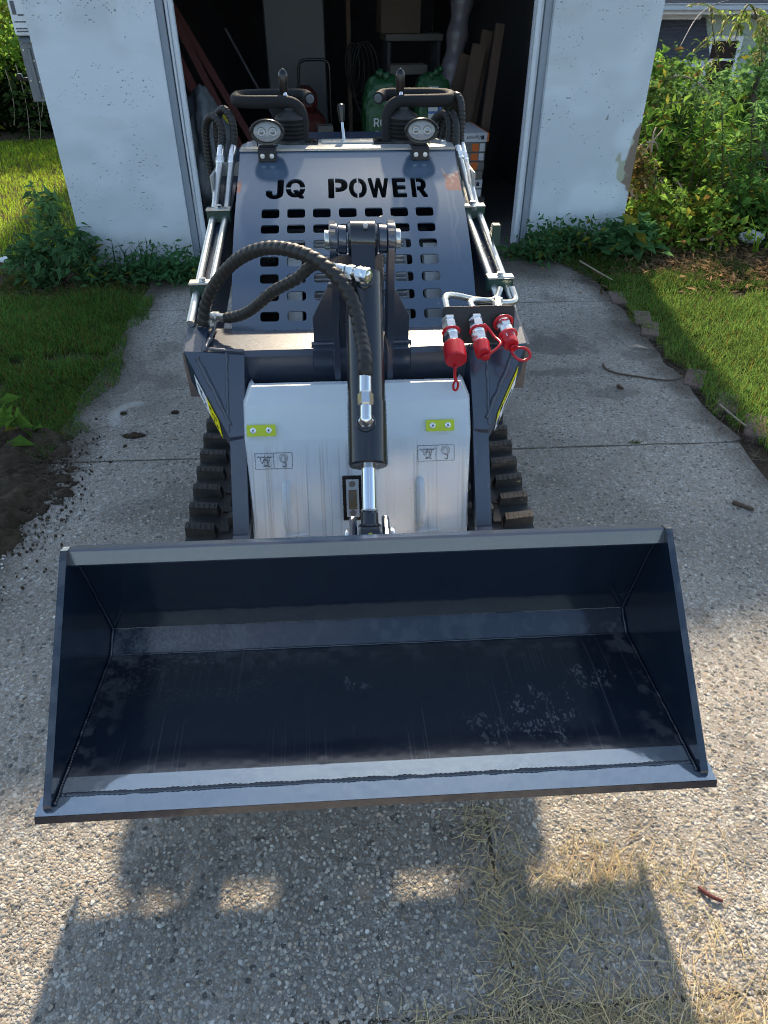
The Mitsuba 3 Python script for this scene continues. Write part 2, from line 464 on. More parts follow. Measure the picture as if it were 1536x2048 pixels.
principled('house_white', rgb(.72, .74, .76), .5)
principled('shingle', P_(c_shingle), .9)
principled('window_dark', rgb(.018, .018, .022), .08)
principled('gutter', rgb(.45, .50, .55), .4)
# ------------------------------------------------------------------ the track loader
LD = thing('track_loader', 'compact dark blue-grey track loader with a wide front bucket standing on the driveway', 'loader')
MX = 0.033


def lp(name, mesh, mat, smooth=False, **k): return put(name, mesh, mat, smooth, parent=LD, **k)


# --- hood: a curved sheet with slots and stencil letters cut through it
HP = np.array([(2.44, 1.052), (2.21, .957), (2.03, .87), (1.856, .733), (1.79, .66)])
HL = np.r_[0, np.cumsum(np.linalg.norm(np.diff(HP, axis=0), axis=1))]
hy, hz = CubicSpline(HL, HP[:, 0]), CubicSpline(HL, HP[:, 1])
HLEN = HL[-1] + .05


def hood_map(xs, off):
    s = xs[:, 1]; sc = np.clip(s, 0, HL[-1])
    y, z = hy(sc), hz(sc); ty, tz = hy(sc, 1), hz(sc, 1)
    y = y + ty * (s - sc); z = z + tz * (s - sc)
    l = np.hypot(ty, tz); ny, nz = tz / l, -ty / l           # outward: towards the front and up
    return np.stack([xs[:, 0], y + ny * off, z + nz * off], 1)


def stencil(ch, x0, x1, s0, s1, cuts):
    g = text_poly(ch, 0.1, True); a, b, c, d = g.bounds
    g = g.buffer(.0045); a, b, c, d = g.bounds
    g = affinity.translate(g, -a, -b); g = affinity.scale(g, (x1 - x0) / (c - a), (s1 - s0) / (d - b), origin=(0, 0))
    for (u0, u1, w0, w1) in cuts:
        g = g.difference(sbox(u0 * (x1 - x0), w0 * (s1 - s0), u1 * (x1 - x0), w1 * (s1 - s0)))
    g = affinity.scale(g, 1, -1, origin=(0, 0))
    return affinity.translate(g, x0, s1)


HS = sbox(MX - .332, 0, MX + .332, HLEN)
S0, S1 = .140, .236
letters = [('J', -.214, -.162, []), ('Q', -.156, -.099, [(-.1, 1.1, .50, .56)]), ('P', -.031, .0277, [(.30, .36, -.1, 1.1)]),
           ('O', .0305, .0834, [(.46, .54, -.1, 1.1)]), ('W', .088, .149, []), ('E', .1597, .2008, []), ('R', .2155, .2627, [(.30, .36, -.1, 1.1)])]
holes = [stencil(c, a, b, S0, S1, k) for c, a, b, k in letters]
for s0, s1 in [(.281, .321), (.349, .384), (.411, .444), (.468, .502), (.526, .556), (.581, .609), (.640, .668)]:
    for x in (-.2234, -.150, -.0762, -.0016, .0733, .1468, .2206):
        holes.append(sbox(x + .008, s0 + .008, x + .043, s1 - .008).buffer(.008, quad_segs=3))
HS = HS.difference(unary_union(holes))


def bent_sheet(shape, step, thick):
    vt, ft = [], []; n = 0
    y0, y1 = shape.bounds[1], shape.bounds[3]
    k = int((y1 - y0) / step) + 1
    for i in range(k):
        a, b = y0 + (y1 - y0) * i / k, y0 + (y1 - y0) * (i + 1) / k
        for q in polys(shape.intersection(sbox(-9, a, 9, b))):
            v, f = trimesh.creation.triangulate_polygon(q, engine='earcut')
            vt.append(v); ft.append(np.asarray(f) + n); n += len(v)
    v2, f2 = np.vstack(vt), np.vstack(ft)
    up_, dn = hood_map(v2, 0), hood_map(v2, -thick)
    e1, e2 = up_[f2[:, 1]] - up_[f2[:, 0]], up_[f2[:, 2]] - up_[f2[:, 0]]
    flip = np.cross(e1, e2)[:, 2] < 0; f2[flip] = f2[flip][:, ::-1]
    V, Fc = [up_, dn], [f2, f2[:, ::-1] + n]; n *= 2
    for q in polys(shape):
        for r in [q.exterior, *q.interiors]:
            c = np.array(r.segmentize(.012).coords)
            a, b = hood_map(c, 0), hood_map(c, -thick); m = len(c); i = np.arange(m - 1)
            V += [a, b]; Fc += [np.stack([i, i + 1, i + m], 1) + n, np.stack([i + 1, i + 1 + m, i + m], 1) + n]; n += 2 * m
    return trimesh.Trimesh(np.vstack(V), np.vstack(Fc), process=False)


lp('hood', bent_sheet(HS, .014, .004), 'hood_paint', 25, label='curved dark blue hood with letters and slots cut through')
# folded flanges and sides of the hood
prof = hood_map(np.stack([np.zeros(24), np.linspace(0, HLEN, 24)], 1), -.004)
for s in (-1, 1):
    pl = Polygon([*prof[:, 1:], (1.80, .30), (2.62, .30), (2.62, 1.04)])
    m = trimesh.creation.extrude_polygon(pl, .004, engine='earcut')
    m = trimesh.Trimesh(np.stack([MX + s * .331 - s * m.vertices[:, 2], m.vertices[:, 0], m.vertices[:, 1]], 1), m.faces, process=False)
    lp('side_panel', m, 'paint')
# engine bay behind the slots
lp('engine_block', cat_(bx(MX - .30, MX + .30, 2.05, 2.30, .35, .80), bx(-.19, .28, 2.12, 2.3, .80, .86, .01), cyl((.14, 2.16, .85), (.14, 2.16, .92), .035)), 'matt_black')
def hood_box(x0, x1, s0, s1, o0, o1):
    return hull(np.vstack([hood_map(np.array([[x, q]]), o) for x in (x0, x1) for q in (s0, s1) for o in (o0, o1)]))


lp('radiator', cat_(hood_box(-.10, .19, .36, .72, -.09, -.05), *[hood_box(-.09, .18, .37 + .0155 * i, .3745 + .0155 * i, -.05, -.026) for i in range(22)]), 'engine_grey', label='grey finned cooler behind the hood slots')
lp('reservoir', hood_box(-.150, -.112, .43, .72, -.07, -.022), 'tank_white', 30)
lp('reservoir', hood_box(.236, .285, .40, .72, -.08, -.028), 'tank_white', 30)
lp('muffler', cyl((-.22, 2.16, .84), (-.02, 2.17, .845), .03), 'engine_grey', 30)

# --- deck above the hood
DZ = 1.058
deck = plate(Polygon([(-.300, 2.435), (.366, 2.435), (.366, 2.52), (.338, 2.60), (-.272, 2.60), (-.300, 2.52)]), (0, 0, DZ - .006), (1, 0, 0), (0, 1, 0), .006)
dk = lp('deck', deck, 'deck_paint', label='pale worn top plate behind the hood')
for x in (-.275, .338): put('bolt', cat_(cyl((x, 2.50, DZ), (x, 2.50, DZ + .003), .011), hexnut((x, 2.50, DZ + .003), (x, 2.50, DZ + .010), .008)), 'engine_grey', parent=dk)
put('panel', cat_(bx(-.05, .12, 2.52, 2.585, DZ + .0005, DZ + .004), bx(-.05, .12, 2.515, 2.521, DZ, DZ + .006)), 'deck_paint', parent=dk)
lp('console', bx(-.29, .355, 2.605, 2.95, .30, 1.03, .01), 'paint')
lp('rear_body', bx(-.33, .395, 2.62, 3.05, .22, .55, .01), 'paint')

# --- control levers
for (gx, bxx, cy) in ((-.161, -.145, 2.55), (.205, .213, 2.55)):
    bt = [(0, .050), (.004, .050)]
    for i in range(5): bt += [(.008 + i * .0115, .049), (.0135 + i * .0115, .041)]
    bt += [(.068, .047), (.074, .045), (.092, .018), (.098, .016), (.100, .009)]
    lv = lp('control_lever', cyl((bxx, cy, DZ + .09), (gx, cy + .05, 1.20), .0065, 12), 'bright_zinc', 40)
    put('boot', lathe((bxx, cy, DZ), (0, 0, 1), bt, 28), 'rubber', 30, parent=lv)
    a = np.array([gx, cy + .046, 1.180]); d = np.array([.0, .004, .07])
    put('grip', lathe(a, d, [(0, .009), (.004, .011), (.03, .0135), (.055, .0150), (.066, .013), (.073, .008), (.076, .002)], 20), 'gloss_black', 40, parent=lv)
lv = lp('throttle_lever', cyl((.0235, 2.56, DZ), (.017, 2.60, 1.125), .0045, 10), 'bright_zinc', 40)
put('grip', lathe((.0182, 2.592, 1.108), (-.002, .012, .05), [(0, .006), (.004, .0085), (.045, .0125), (.05, .0115), (.053, .006)], 16), 'gloss_black', 40, parent=lv)

# --- hand rails
for s in (-1, 1):
    cx = .028
    X = lambda d: cx + s * d
    p = bend([(X(.133), 2.545, DZ), (X(.133), 2.55, 1.170), (X(.34), 2.575, 1.170), (X(.348), 2.665, 1.174), (X(.29), 2.70, 1.174), (X(.128), 2.70, 1.174), (X(.112), 2.655, 1.168)], .055, 9)
    p = path(p[np.r_[True, np.linalg.norm(np.diff(p, axis=0), axis=1) > 1e-4]], 70)
    hb = lp('hand_rail', tube(p, .0185, 18), 'foam', 40)
    e = p[-1]; d = p[-1] - p[-3]; d /= np.linalg.norm(d)
    put('end_cap', cyl(e - d * .002, e + d * .008, .0135, 18, .003), 'grey_plastic', 40, parent=hb)
    put('base_plate', cat_(bx(X(.133) - .045, X(.133) + .045, 2.505, 2.585, DZ, DZ + .006), *[hexnut((X(.133) + q, 2.52, DZ + .006), (X(.133) + q, 2.52, DZ + .013), .008) for q in (-.036, .036)]), 'gloss_black', parent=hb)

# --- head lamps
for s, cx in ((-1, -.209), (1, .258)):
    c = np.array([cx, 2.425, 1.108])
    ax = np.array([0, -1, .08]); ax /= np.linalg.norm(ax)
    prof = [(-.030, .020), (-.02, .040), (0, .050), (.014, .052), (.018, .050), (.018, .043), (.010, .041)]
    def oval(m, kx=1.03, kz=.68): m.vertices[:] = (m.vertices - c) * [kx, 1, kz] + c; return m
    h = lp('head_lamp', oval(lathe(c, ax, prof, 36)), 'gloss_black', 35)
    put('lens', oval(lathe(c + ax * .010, ax, [(0, .041), (.002, .0405), (.004, .030)], 32), 1.0, .64), 'lens', 40, parent=h, label='clear grey lens of the lamp')
    for q in (-.017, .017):
        put('reflector', lathe(c + ax * .0145 + [q, 0, 0], ax, [(0, .0135), (.0012, .013), (-.001, .009), (.002, .004)], 20), 'reflector', 40, parent=h)
    put('rim', oval(tube([c + ax * .018 + np.array([math.cos(t) * .047, 0, math.sin(t) * .047]) for t in np.linspace(0, 2 * PI, 49)], .0035, 8)), 'gloss_black', True, parent=h)
    b0 = cx - .004
    br = put('bracket', cat_(bx(b0 - .027, b0 + .027, 2.395, 2.45, 1.060, 1.068), bx(b0 - .027, b0 + .027, 2.388, 2.396, 1.030, 1.064),
             *[cyl((b0 + q, 2.43, 1.066), (b0 + q, 2.43, 1.095), .002, 8) for q in (-.03, .03)], bx(b0 - .012, b0 + .012, 2.42, 2.44, 1.066, 1.09)), 'matt_black', parent=h)
    for q in (-.014, .014):
        k = put('bolt', cat_(tube([(b0 + q + .0055 * math.cos(t), 2.3868, 1.047 + .0055 * math.sin(t)) for t in np.linspace(0, 2 * PI, 17)], .0018, 6), cyl((b0 + q, 2.388, 1.047), (b0 + q, 2.3865, 1.047), .004, 12)), 'bright_zinc', True, parent=h)

# --- lift arms: top beams with steel pipes on them
def armc(y, s=1): return .412 - (.085 if s > 0 else .040) * (y - 1.80)
def armz(y): return .775 + .31 * (y - 1.90)


pipes = {}
for s in (-1, 1):
    ax = lambda y, d=0: MX + s * (armc(y, s) + d)
    ys = (1.71, 2.54)
    pts = []
    for y in ys:
        for d in (-.027, .027):
            for h in (0, -.13): pts.append((ax(y, d), y + (0.012 if h else 0), armz(y) + h))
    arm = lp('lift_arm', hull(pts), 'paint', label='left lift arm with two pipes' if s < 0 else 'right lift arm with three pipes')
    # rear upright end of the arm
    put('end_plate', cat_(bx(min(ax(2.5, -.035), ax(2.5, .035)), max(ax(2.5, -.035), ax(2.5, .035)), 2.52, 2.545, .86, 1.005), bx(ax(2.5, .035) - .003, ax(2.5, .035) + .003, 2.36, 2.53, .82, 1.0)), 'deck_paint', parent=arm)
    put('tower', bx(min(ax(2.6, -.03), ax(2.6, .03)), max(ax(2.6, -.03), ax(2.6, .03)), 2.56, 2.95, .30, .98, .004), 'paint', parent=arm)
    # clamps
    for y in (1.93, 2.27):
        z = armz(y); c = ax(y)
        cl = put('pipe_clamp', bx(c - .035, c + .035, y - .016, y + .016, z, z + .032), 'clamp_green', parent=arm)
        put('clamp_cap', cat_(bx(c - .037, c + .037, y - .017, y + .017, z + .0325, z + .039)), 'zinc', parent=arm)
        put('clamp_bolt', cat_(hexnut((c, y, z + .039), (c, y, z + .048), .010)), 'bright_zinc', parent=arm)
    # pipes along the arm, then steep up to the hose ends
    for i, d in enumerate((-.0185, .0185)):
        y0, y1, y2 = 1.86, 2.30, 2.47
        p = [(ax(1.80, d), 1.80, armz(1.80) + .012), (ax(y0, d), y0, armz(y0) + .014), (ax(y1, d), y1, armz(y1) + .016), (ax(y2, d), y2, armz(y2) + .062)]
        if s > 0: p = p[1:]
        b = bend(p, .04)
        put('pipe', tube(b, .0104, 14), 'zinc', 50, parent=arm)
        e = b[-1]; dd = b[-1] - b[-2]; dd /= np.linalg.norm(dd)
        f = put('pipe_end', cat_(cyl(e - dd * .006, e + dd * .004, .0120), hexnut(e + dd * .004, e + dd * .026, .0140), cyl(e + dd * .026, e + dd * .070, .0118, 16)), 'bright_zinc', 30, parent=arm)
        q = e + dd * .06
        hi = [.105, .085][i] if s < 0 else [.085, .135][i]
        back = -.03 * s if s > 0 else -.02
        if s < 0: off = [(0, .04, hi * .8), (-.022, .06, hi), (-.048, .085, hi * .75), (-.058, .10, .0), (-.055, .11, -.12), (-.03, .12, -.25)]
        else: off = [(-.002, .045, hi * .75), (-.014, .075, hi), (-.040, .105, hi * .80), (-.055, .125, .0), (-.055, .14, -.12), (-.03, .15, -.25)]
        hose = path([q, q + dd * .03, *[q + np.array(o_) for o_ in off]], 90)
        put('hose', spiral_hose(hose, .0125, .0115, 14), 'rubber', True, parent=arm)
    if s > 0:
        b = bend([(ax(2.25), 2.25, armz(2.25) + .036), (ax(2.29), 2.29, armz(2.29) + .040), (ax(2.45, -.002), 2.45, armz(2.45) + .078)], .03)
        put('pipe', tube(b, .0085, 12), 'zinc', 50, parent=arm)
        e = b[-1]; dd = b[-1] - b[-2]; dd /= np.linalg.norm(dd)
        put('pipe_end', cat_(cyl(e - dd * .006, e + dd * .004, .0125), hexnut(e + dd * .004, e + dd * .022, .0145), cyl(e + dd * .022, e + dd * .05, .012, 16)), 'bright_zinc', 30, parent=arm)
        q = e + dd * .045
        put('hose', spiral_hose([q, q + dd * .03, q + [-.002, .05, .06], q + [-.012, .09, .085], q + [-.03, .12, .04], q + [-.03, .14, -.15]], .0115, .0105, 14), 'rubber', True, parent=arm)
        put('stop_lug', bx(ax(2.2, .03), ax(2.2, .055), 2.12, 2.15, .845, .905), 'clamp_green', parent=arm)
    # leg down to the bucket coupler
    lx0, lx1 = sorted((MX + s * .290, MX + s * .330))
    lg = put('leg', hull([(x, y + t, z) for x in (lx0, lx1) for y, z in ((1.695, .70), (1.43, .345)) for t in (0, .075)]), 'paint', parent=arm)
    put('foot', hull([(x, y + t, z) for x in (lx0, lx1) for y, z in ((1.4255, .3445), (1.22, .30)) for t in (0, .10)]), 'paint', parent=arm)
    # sloped gusset between cross beam and leg, with its skirt
    A, B, D = np.array([MX + s * .437, 1.705, .722]), np.array([MX + s * .286, 1.695, .712]), np.array([MX + s * .292, 1.575, .548])
    E_ = np.array([MX + s * .330, 1.572, .546])
    low = np.array([-s * .006, .0, -.083])
    put('gusset', hull([A, B, D, E_, A + low, B + low, D + [0, .03, -.03], E_ + low * .45]), 'paint', parent=arm)
    nrm = np.cross(E_ - A, low) * -s; nrm /= np.linalg.norm(nrm)
    if nrm[1] > 0: nrm = -nrm
    ex = (E_ - A) / np.linalg.norm(E_ - A)
    ey = np.cross(nrm, ex); ey = ey if ey[2] > 0 else -ey
    # stickers on the skirt
    def sticker(a0, a1, mat, lab, off=.0015, h0=.012, h1=.062):
        L = np.linalg.norm(E_ - A)
        q = [A + ex * a * L + nrm * off + low / np.linalg.norm(low) * h for a, h in ((a0, h0), (a1, h0), (a1, h1), (a0, h1))]
        return hull([*q, *[w + nrm * .0008 for w in q]])
    if s < 0:
        put('sticker', sticker(.22, .49, 'decal_white', ''), 'decal_white', parent=arm, label='white safety sticker on the left gusset')
        put('sticker', sticker(.49, .76, 'decal_yellow', ''), 'decal_yellow', parent=arm, label='yellow safety sticker on the left gusset')
        put('sticker_print', cat_(*[sticker(a, a + w, '', '', .0026, h, h + hh) for a, w, h, hh in ((.28, .10, .022, .004), (.33, .012, .022, .02), (.36, .05, .036, .005), (.40, .03, .046, .006), (.53, .04, .022, .005), (.58, .03, .03, .004), (.64, .06, .024, .004), (.66, .03, .046, .006), (.60, .012, .04, .012))]), 'ink', parent=arm)
    else:
        put('sticker', sticker(.22, .76, '', '', .0015, .012, .036), 'decal_yellow', parent=arm, label='yellow safety sticker on the right gusset')
        put('sticker', sticker(.22, .76, '', '', .0015, .036, .064), 'decal_white', parent=arm, label='white safety sticker below the yellow one')
        put('sticker_print', cat_(*[sticker(a, a + w, '', '', .0026, h, h + hh) for a, w, h, hh in ((.30, .30, .022, .003), (.62, .06, .018, .012), (.66, .07, .042, .014), (.34, .2, .046, .003), (.34, .24, .052, .003))]), 'ink', parent=arm)
    g = nrm * .001
    tn = np.cross(B - A, E_ - A); tn = tn / np.linalg.norm(tn); tn = tn if tn[2] > 0 else -tn
    inn = lambda q, w=.02: q + (np.array([MX + s * .305, 1.66, .67]) - q) * w * 5
    put('weld_bead', weld([inn(A, .05), inn(E_, .04)], .0055, 3 + s), 'weld_paint', True, parent=arm)
    put('weld_bead', weld([np.array([MX + s * .330, 1.700, .718]), np.array([MX + s * .332, 1.58, .556])], .004, 9 + s), 'weld_paint', True, parent=arm)
    put('weld_bead', weld([A + [s * -.06, 0.004, .002], B + [0, 0.002, .010]], .004, 19 + s), 'weld_paint', True, parent=arm)
    put('weld_bead', weld([(MX + s * .375, 1.86, .735), (MX + s * .378, 1.80, .728), (MX + s * .385, 1.705, .722)], .006, 29 + s, step=.008), 'weld_paint', True, parent=arm)
    # cheek plate closing beam and arm
    put('cheek', hull([(MX + s * q, y, z) for q in (.395, .437) for y, z in ((1.707, .718), (1.90, .770), (1.90, .66), (1.72, .64))]), 'beam_paint', parent=arm)

# --- cross beam with bracket for the tilt cylinder
cb = lp('cross_beam', bx(MX - .395, MX + .395, 1.70, 1.872, .62, .717, .012), 'beam_paint', label='wide cross beam with small drilled holes')
put('hole', cat_(*[cyl((x, 1.842, .7165), (x, 1.842, .7178), .004, 12, .0002) for x in (-.245, -.185, -.125, .27)]), 'ink', parent=cb)
PIN = np.array([.05, 1.66, 1.000]); FOOT = np.array([.041, 1.205, .545])
cax = (FOOT - PIN) / np.linalg.norm(FOOT - PIN)
br = lp('cylinder_bracket', cat_(*[plate(Polygon([(1.66, .60), (1.80, .60), (1.80, .72), (1.70, .99), (1.695, 1.03), (1.665, 1.04), (1.63, 1.025), (1.625, .985)]), (MX + q, 0, 0), (0, 1, 0), (0, 0, 1), .014) for q in (-.058, .074)]), 'paint')
put('back_plate', bx(MX - .044, MX + .073, 1.785, 1.797, .60, .93), 'paint', parent=br)
for s in (-1, 1):
    x0 = .045 + s * .067; x1 = .045 + s * .122
    m = hull([(x, y + t, z) for x, y, z in ((x0, 1.735, .66), (x0, 1.735, .87), (x0 + s * .012, 1.735, .87), (x1, 1.735, .79), (x1, 1.735, .665)) for t in (0, .012)])
    put('gusset', m, 'paint', parent=br)
    put('foot_plate', bx(min(x0, x1) - .003, max(x0, x1) + .003, 1.6965, 1.745, .66, .7205), 'paint', parent=br)
    put('weld_bead', weld([(x0, 1.732, .722), (x1 + s * .006, 1.732, .722)], .0055, 40 + s), 'weld_paint', True, parent=br)
    put('weld_bead', weld([(x0, 1.738, .871), (x0 + s * .014, 1.738, .871)], .005, 44 + s), 'weld_paint', True, parent=br)
    put('weld_bead', weld([(x0, 1.694, .72), (x0, 1.694, .64)], .005, 50 + s), 'weld_paint', True, parent=br)
    xx = PIN[0] + s * .056
    put('bushing', cat_(cyl(PIN + [s * .036, 0, 0], PIN + [s * .055, 0, 0], .031), cyl(PIN + [s * .0555, 0, 0], PIN + [s * .074, 0, 0], .036)), 'paint', 30, parent=br)
    put('pin_head', cyl(PIN + [s * .074, 0, 0], PIN + [s * .086, 0, 0], .021), 'zinc', 30, parent=br)

ty = lp('tilt_cylinder', lathe(PIN + cax * .085, cax, [(0, .030), (.004, .041), (.10, .0415), (.30, .0415), (.30, .0425), (.436, .0425), (.440, .040)], 40), 'cylinder_paint', 30, label='glossy black tilt cylinder')
put('eye', cat_(cyl(PIN - [.033, 0, 0], PIN + [.033, 0, 0], .040, 28, .006), hull([*(PIN + cax * t + np.array([q, 0, 0]) + w * np.array([0, -cax[2], cax[1]]) for t in (.01, .09) for q in (-.026, .026) for w in (-.028, .028))])), 'cylinder_paint', 30, parent=ty)
nf = np.array([0, -cax[2], cax[1]]); nf = nf if nf[1] < 0 else -nf       # the side of the cylinder that faces the front
put('grease_nipple', cat_(cyl(PIN + nf * .038 + [0.006, 0, .006], PIN + nf * .045 + [0.006, 0, .008], .005, 12), ball(PIN + nf * .045 + [0.006, 0, .008], .003, 1)), 'engine_grey', parent=ty)
put('rod', cyl(PIN + cax * .51, PIN + cax * .625, .0155, 28), 'chrome', 30, parent=ty)
put('rod_end', cat_(lathe(PIN + cax * .624, cax, [(0, .0155), (.004, .0185), (.03, .0185), (.036, .022)], 24), cyl(PIN + cax * .678 - [.024, 0, 0], PIN + cax * .678 + [.024, 0, 0], .029, 24, .004)), 'cylinder_paint', 30, parent=ty)
put('rod_collar', tube([PIN + cax * .621 + .0165 * (math.cos(t) * np.array([1, 0, 0]) + math.sin(t) * nf) for t in np.linspace(0, 2 * PI, 33)], .002, 6), 'bright_zinc', True, parent=ty)
E2 = PIN + cax * .678
put('grease_nipple', cat_(cyl(E2 + nf * .028, E2 + nf * .034, .005, 12)), 'yellow_plastic', parent=ty)
for s in (-1, 1):
    put('clevis', cat_(bx(*sorted((E2[0] + s * .027, E2[0] + s * .043)), E2[1] - .03, E2[1] + .05, E2[2] - .12, E2[2] + .022, .006)), 'paint', parent=ty)
    put('pin_head', cyl(E2 + [s * .044, 0, 0], E2 + [s * .052, 0, 0], .018), 'bright_zinc', 30, parent=ty)

# --- hydraulic hoses to the tilt cylinder
Pl = PIN + cax * .440 + nf * .041 + [-.004, 0, 0]
prt = put('port', cyl(Pl - nf * .012, Pl + nf * .006, .021, 24), 'cylinder_paint', 30, parent=ty)
upc = -cax
put('elbow', cat_(hexnut(Pl + nf * .006, Pl + nf * .018, .0165), cyl(Pl + nf * .014, Pl + nf * .030, .013), ball(Pl + nf * .028, .0135, 2), cyl(Pl + nf * .028, Pl + nf * .028 + upc * .030, .0125), hexnut(Pl + nf * .028 + upc * .030, Pl + nf * .028 + upc * .056, .0165), cyl(Pl + nf * .028 + upc * .056, Pl + nf * .028 + upc * .100, .0135)), 'bright_zinc', 25, parent=ty)
h0 = Pl + nf * .028 + upc * .096
put('hose', spiral_hose(np.array([h0, h0 + upc * .05, (0.037, 1.448, 0.858), (0.022, 1.5, 0.913), (-0.012, 1.535, 0.959), (-0.059, 1.575, 0.985), (-0.101, 1.61, 0.991), (-0.154, 1.655, 0.986), (-0.224, 1.71, 0.955), (-0.293, 1.765, 0.892), (-0.344, 1.8, 0.818), (-0.367, 1.805, 0.75)]), .0158, .0200, 20), 'rubber', True, parent=ty, label='black spiral-wrapped hose looping to the left arm')
Pu = PIN + cax * .118 + nf * .040 + [.0, 0, 0]
put('port', cyl(Pu - nf * .012, Pu + nf * .004, .021, 24), 'cylinder_paint', 30, parent=ty)
sl = np.array((0.008, 1.575, 0.98)) - (Pu + nf * .022); sl = (-0.042, 1.6, 0.961) - (Pu + nf * .024); sl /= np.linalg.norm(sl)
ek = Pu + nf * .024
put('elbow', cat_(hexnut(Pu + nf * .004, Pu + nf * .016, .0165), ball(ek, .0155, 2), hexnut(ek - sl * .012, ek + sl * .018, .0165), cyl(ek + sl * .018, ek + sl * .026, .009), hexnut(ek + sl * .026, ek + sl * .045, .0155), cyl(ek + sl * .048, ek + sl * .11, .0130, 18)), 'bright_zinc', 25, parent=ty)
h1 = ek + sl * .105
end1 = np.array((-0.303, 1.8, 0.769))
put('hose', spiral_hose(np.array([h1, h1 + sl * .03, (-0.096, 1.64, 0.926), (-0.153, 1.68, 0.884), (-0.225, 1.74, 0.814), (-0.266, 1.775, 0.784), end1]), .0140, .0185, 20), 'rubber', True, parent=ty, label='lower black spiral-wrapped hose to the left arm')
put('elbow', cat_(cyl(end1, (-0.337, 1.83, 0.763), .0105), hexnut((-0.326, 1.82, 0.765), (-0.344, 1.835, 0.761), .014), cyl((-0.345, 1.835, 0.76), (-0.354, 1.83, 0.733), .010), hexnut((-0.351, 1.835, 0.751), (-0.353, 1.83, 0.737), .013)), 'zinc', 25, parent=ty)
put('elbow', cat_(cyl((-0.367, 1.805, 0.75), (-0.376, 1.84, 0.75), .0115)), 'zinc', 25, parent=ty)

# --- couplers on the right
bk = lp('coupler_bracket', plate(sbox(-.082, -.035, .082, .040).buffer(.008), np.array((0.339, 1.705, 0.772)), (1, 0, 0), (0, .25, .968), .008), 'matt_black')
zc = np.array((0.339, 1.705, 0.772))
put('pipe', tube(bend([(0.427, 1.885, 0.802), (0.414, 1.85, 0.784), (0.371, 1.83, 0.788), (0.285, 1.8, 0.818), (0.258, 1.77, 0.826), (0.262, 1.72, 0.806)], .03), .0085, 12), 'zinc', 50, parent=bk)
put('pipe', tube(bend([(0.46, 1.885, 0.802), (0.466, 1.84, 0.781), (0.43, 1.82, 0.785), (0.347, 1.8, 0.804), (0.324, 1.77, 0.809), (0.332, 1.72, 0.801)], .03), .0085, 12), 'zinc', 50, parent=bk)
put('fitting', cat_(hexnut((0.403, 1.8, 0.802), (0.396, 1.75, 0.797), .012), hexnut((0.415, 1.8, 0.798), (0.399, 1.81, 0.801), .010), cyl((0.398, 1.76, 0.799), (0.393, 1.72, 0.797), .010)), 'zinc', 25, parent=bk)
CO = [((0.263, 1.695, 0.792), (0.268, 1.585, 0.74)), ((0.33, 1.695, 0.793), (0.335, 1.59, 0.746)), ((0.397, 1.695, 0.789), (0.407, 1.615, 0.757))]
for i, (a, b) in enumerate(CO):
    a, b = np.array(a), np.array(b); L = np.linalg.norm(b - a); d = (b - a) / L; p = lambda t: a + d * t
    c = put('coupler', cat_(hexnut(p(-.004), p(.006), .0185), cyl(p(.006), p(.012), .0150), hexnut(p(.012), p(.032), .0195), cyl(p(.032), p(.052), .0185), hexnut(p(.052), p(.074), .0200), cyl(p(.074), p(L - .030), .0185)), 'bright_zinc', 25, parent=bk)
    if i == 0:
        put('dust_cap', lathe(p(L - .040), d, [(0, .0255), (.003, .0265), (.042, .0270), (.048, .0258)], 28), 'dust_cap', 30, parent=bk, label='large red dust cap with a hanging tail')
        e = p(L + .004)
        put('cap_strap', cat_(tube(path([e + [0, 0, -.018], e + [.0, .004, -.045], e + [.004, .006, -.060]], 10), .004, 8), tube([e + [.004 + .006 * math.sin(t), .006, -.073 + .013 * math.cos(t)] for t in np.linspace(0, 2 * PI, 25)], .0028, 8)), 'dust_cap', True, parent=bk)
    else:
        put('dust_cap', lathe(p(L - .034), d, [(0, .0195 if i == 1 else .024), (.004, .0205 if i == 1 else .0245), (.010, .0195), (.032, .0190), (.036, .0178)], 28), 'dust_cap', 30, parent=bk, label='small red dust cap with a ring strap' if i == 1 else 'red dust cap nearest the outer end')
        e = p(L + .002)
        put('cap_strap', cat_(cyl(e - d * .001 + [.006, 0, -.006], e + d * .004 + [.006, 0, -.006], .011, 20),
            tube(path([e + [.006, 0, -.006], (0.363, 1.59, 0.756), (0.377, 1.6, 0.766), (0.371, 1.63, 0.769), (0.358, 1.655, 0.78), (0.347, 1.67, 0.789)], 40) if i == 1 else path([e + [.006, 0, -.006], (0.421, 1.6, 0.756), (0.442, 1.595, 0.753), (0.449, 1.585, 0.74), (0.43, 1.58, 0.731), (0.41, 1.59, 0.741), e + [.0, 0, -.012]], 40), .0036, 8)), 'dust_cap', True, parent=bk)
    rg = p(.040 if i < 2 else .010)
    u_, w_ = frame(d)[1:]
    rr = .0208 if i < 2 else .0225
    put('cap_ring', tube([rg + rr * (math.cos(t) * u_ + math.sin(t) * w_) for t in np.linspace(0, 2 * PI, 33)], .0024 if i < 2 else .004, 8), 'dust_cap', True, parent=bk)

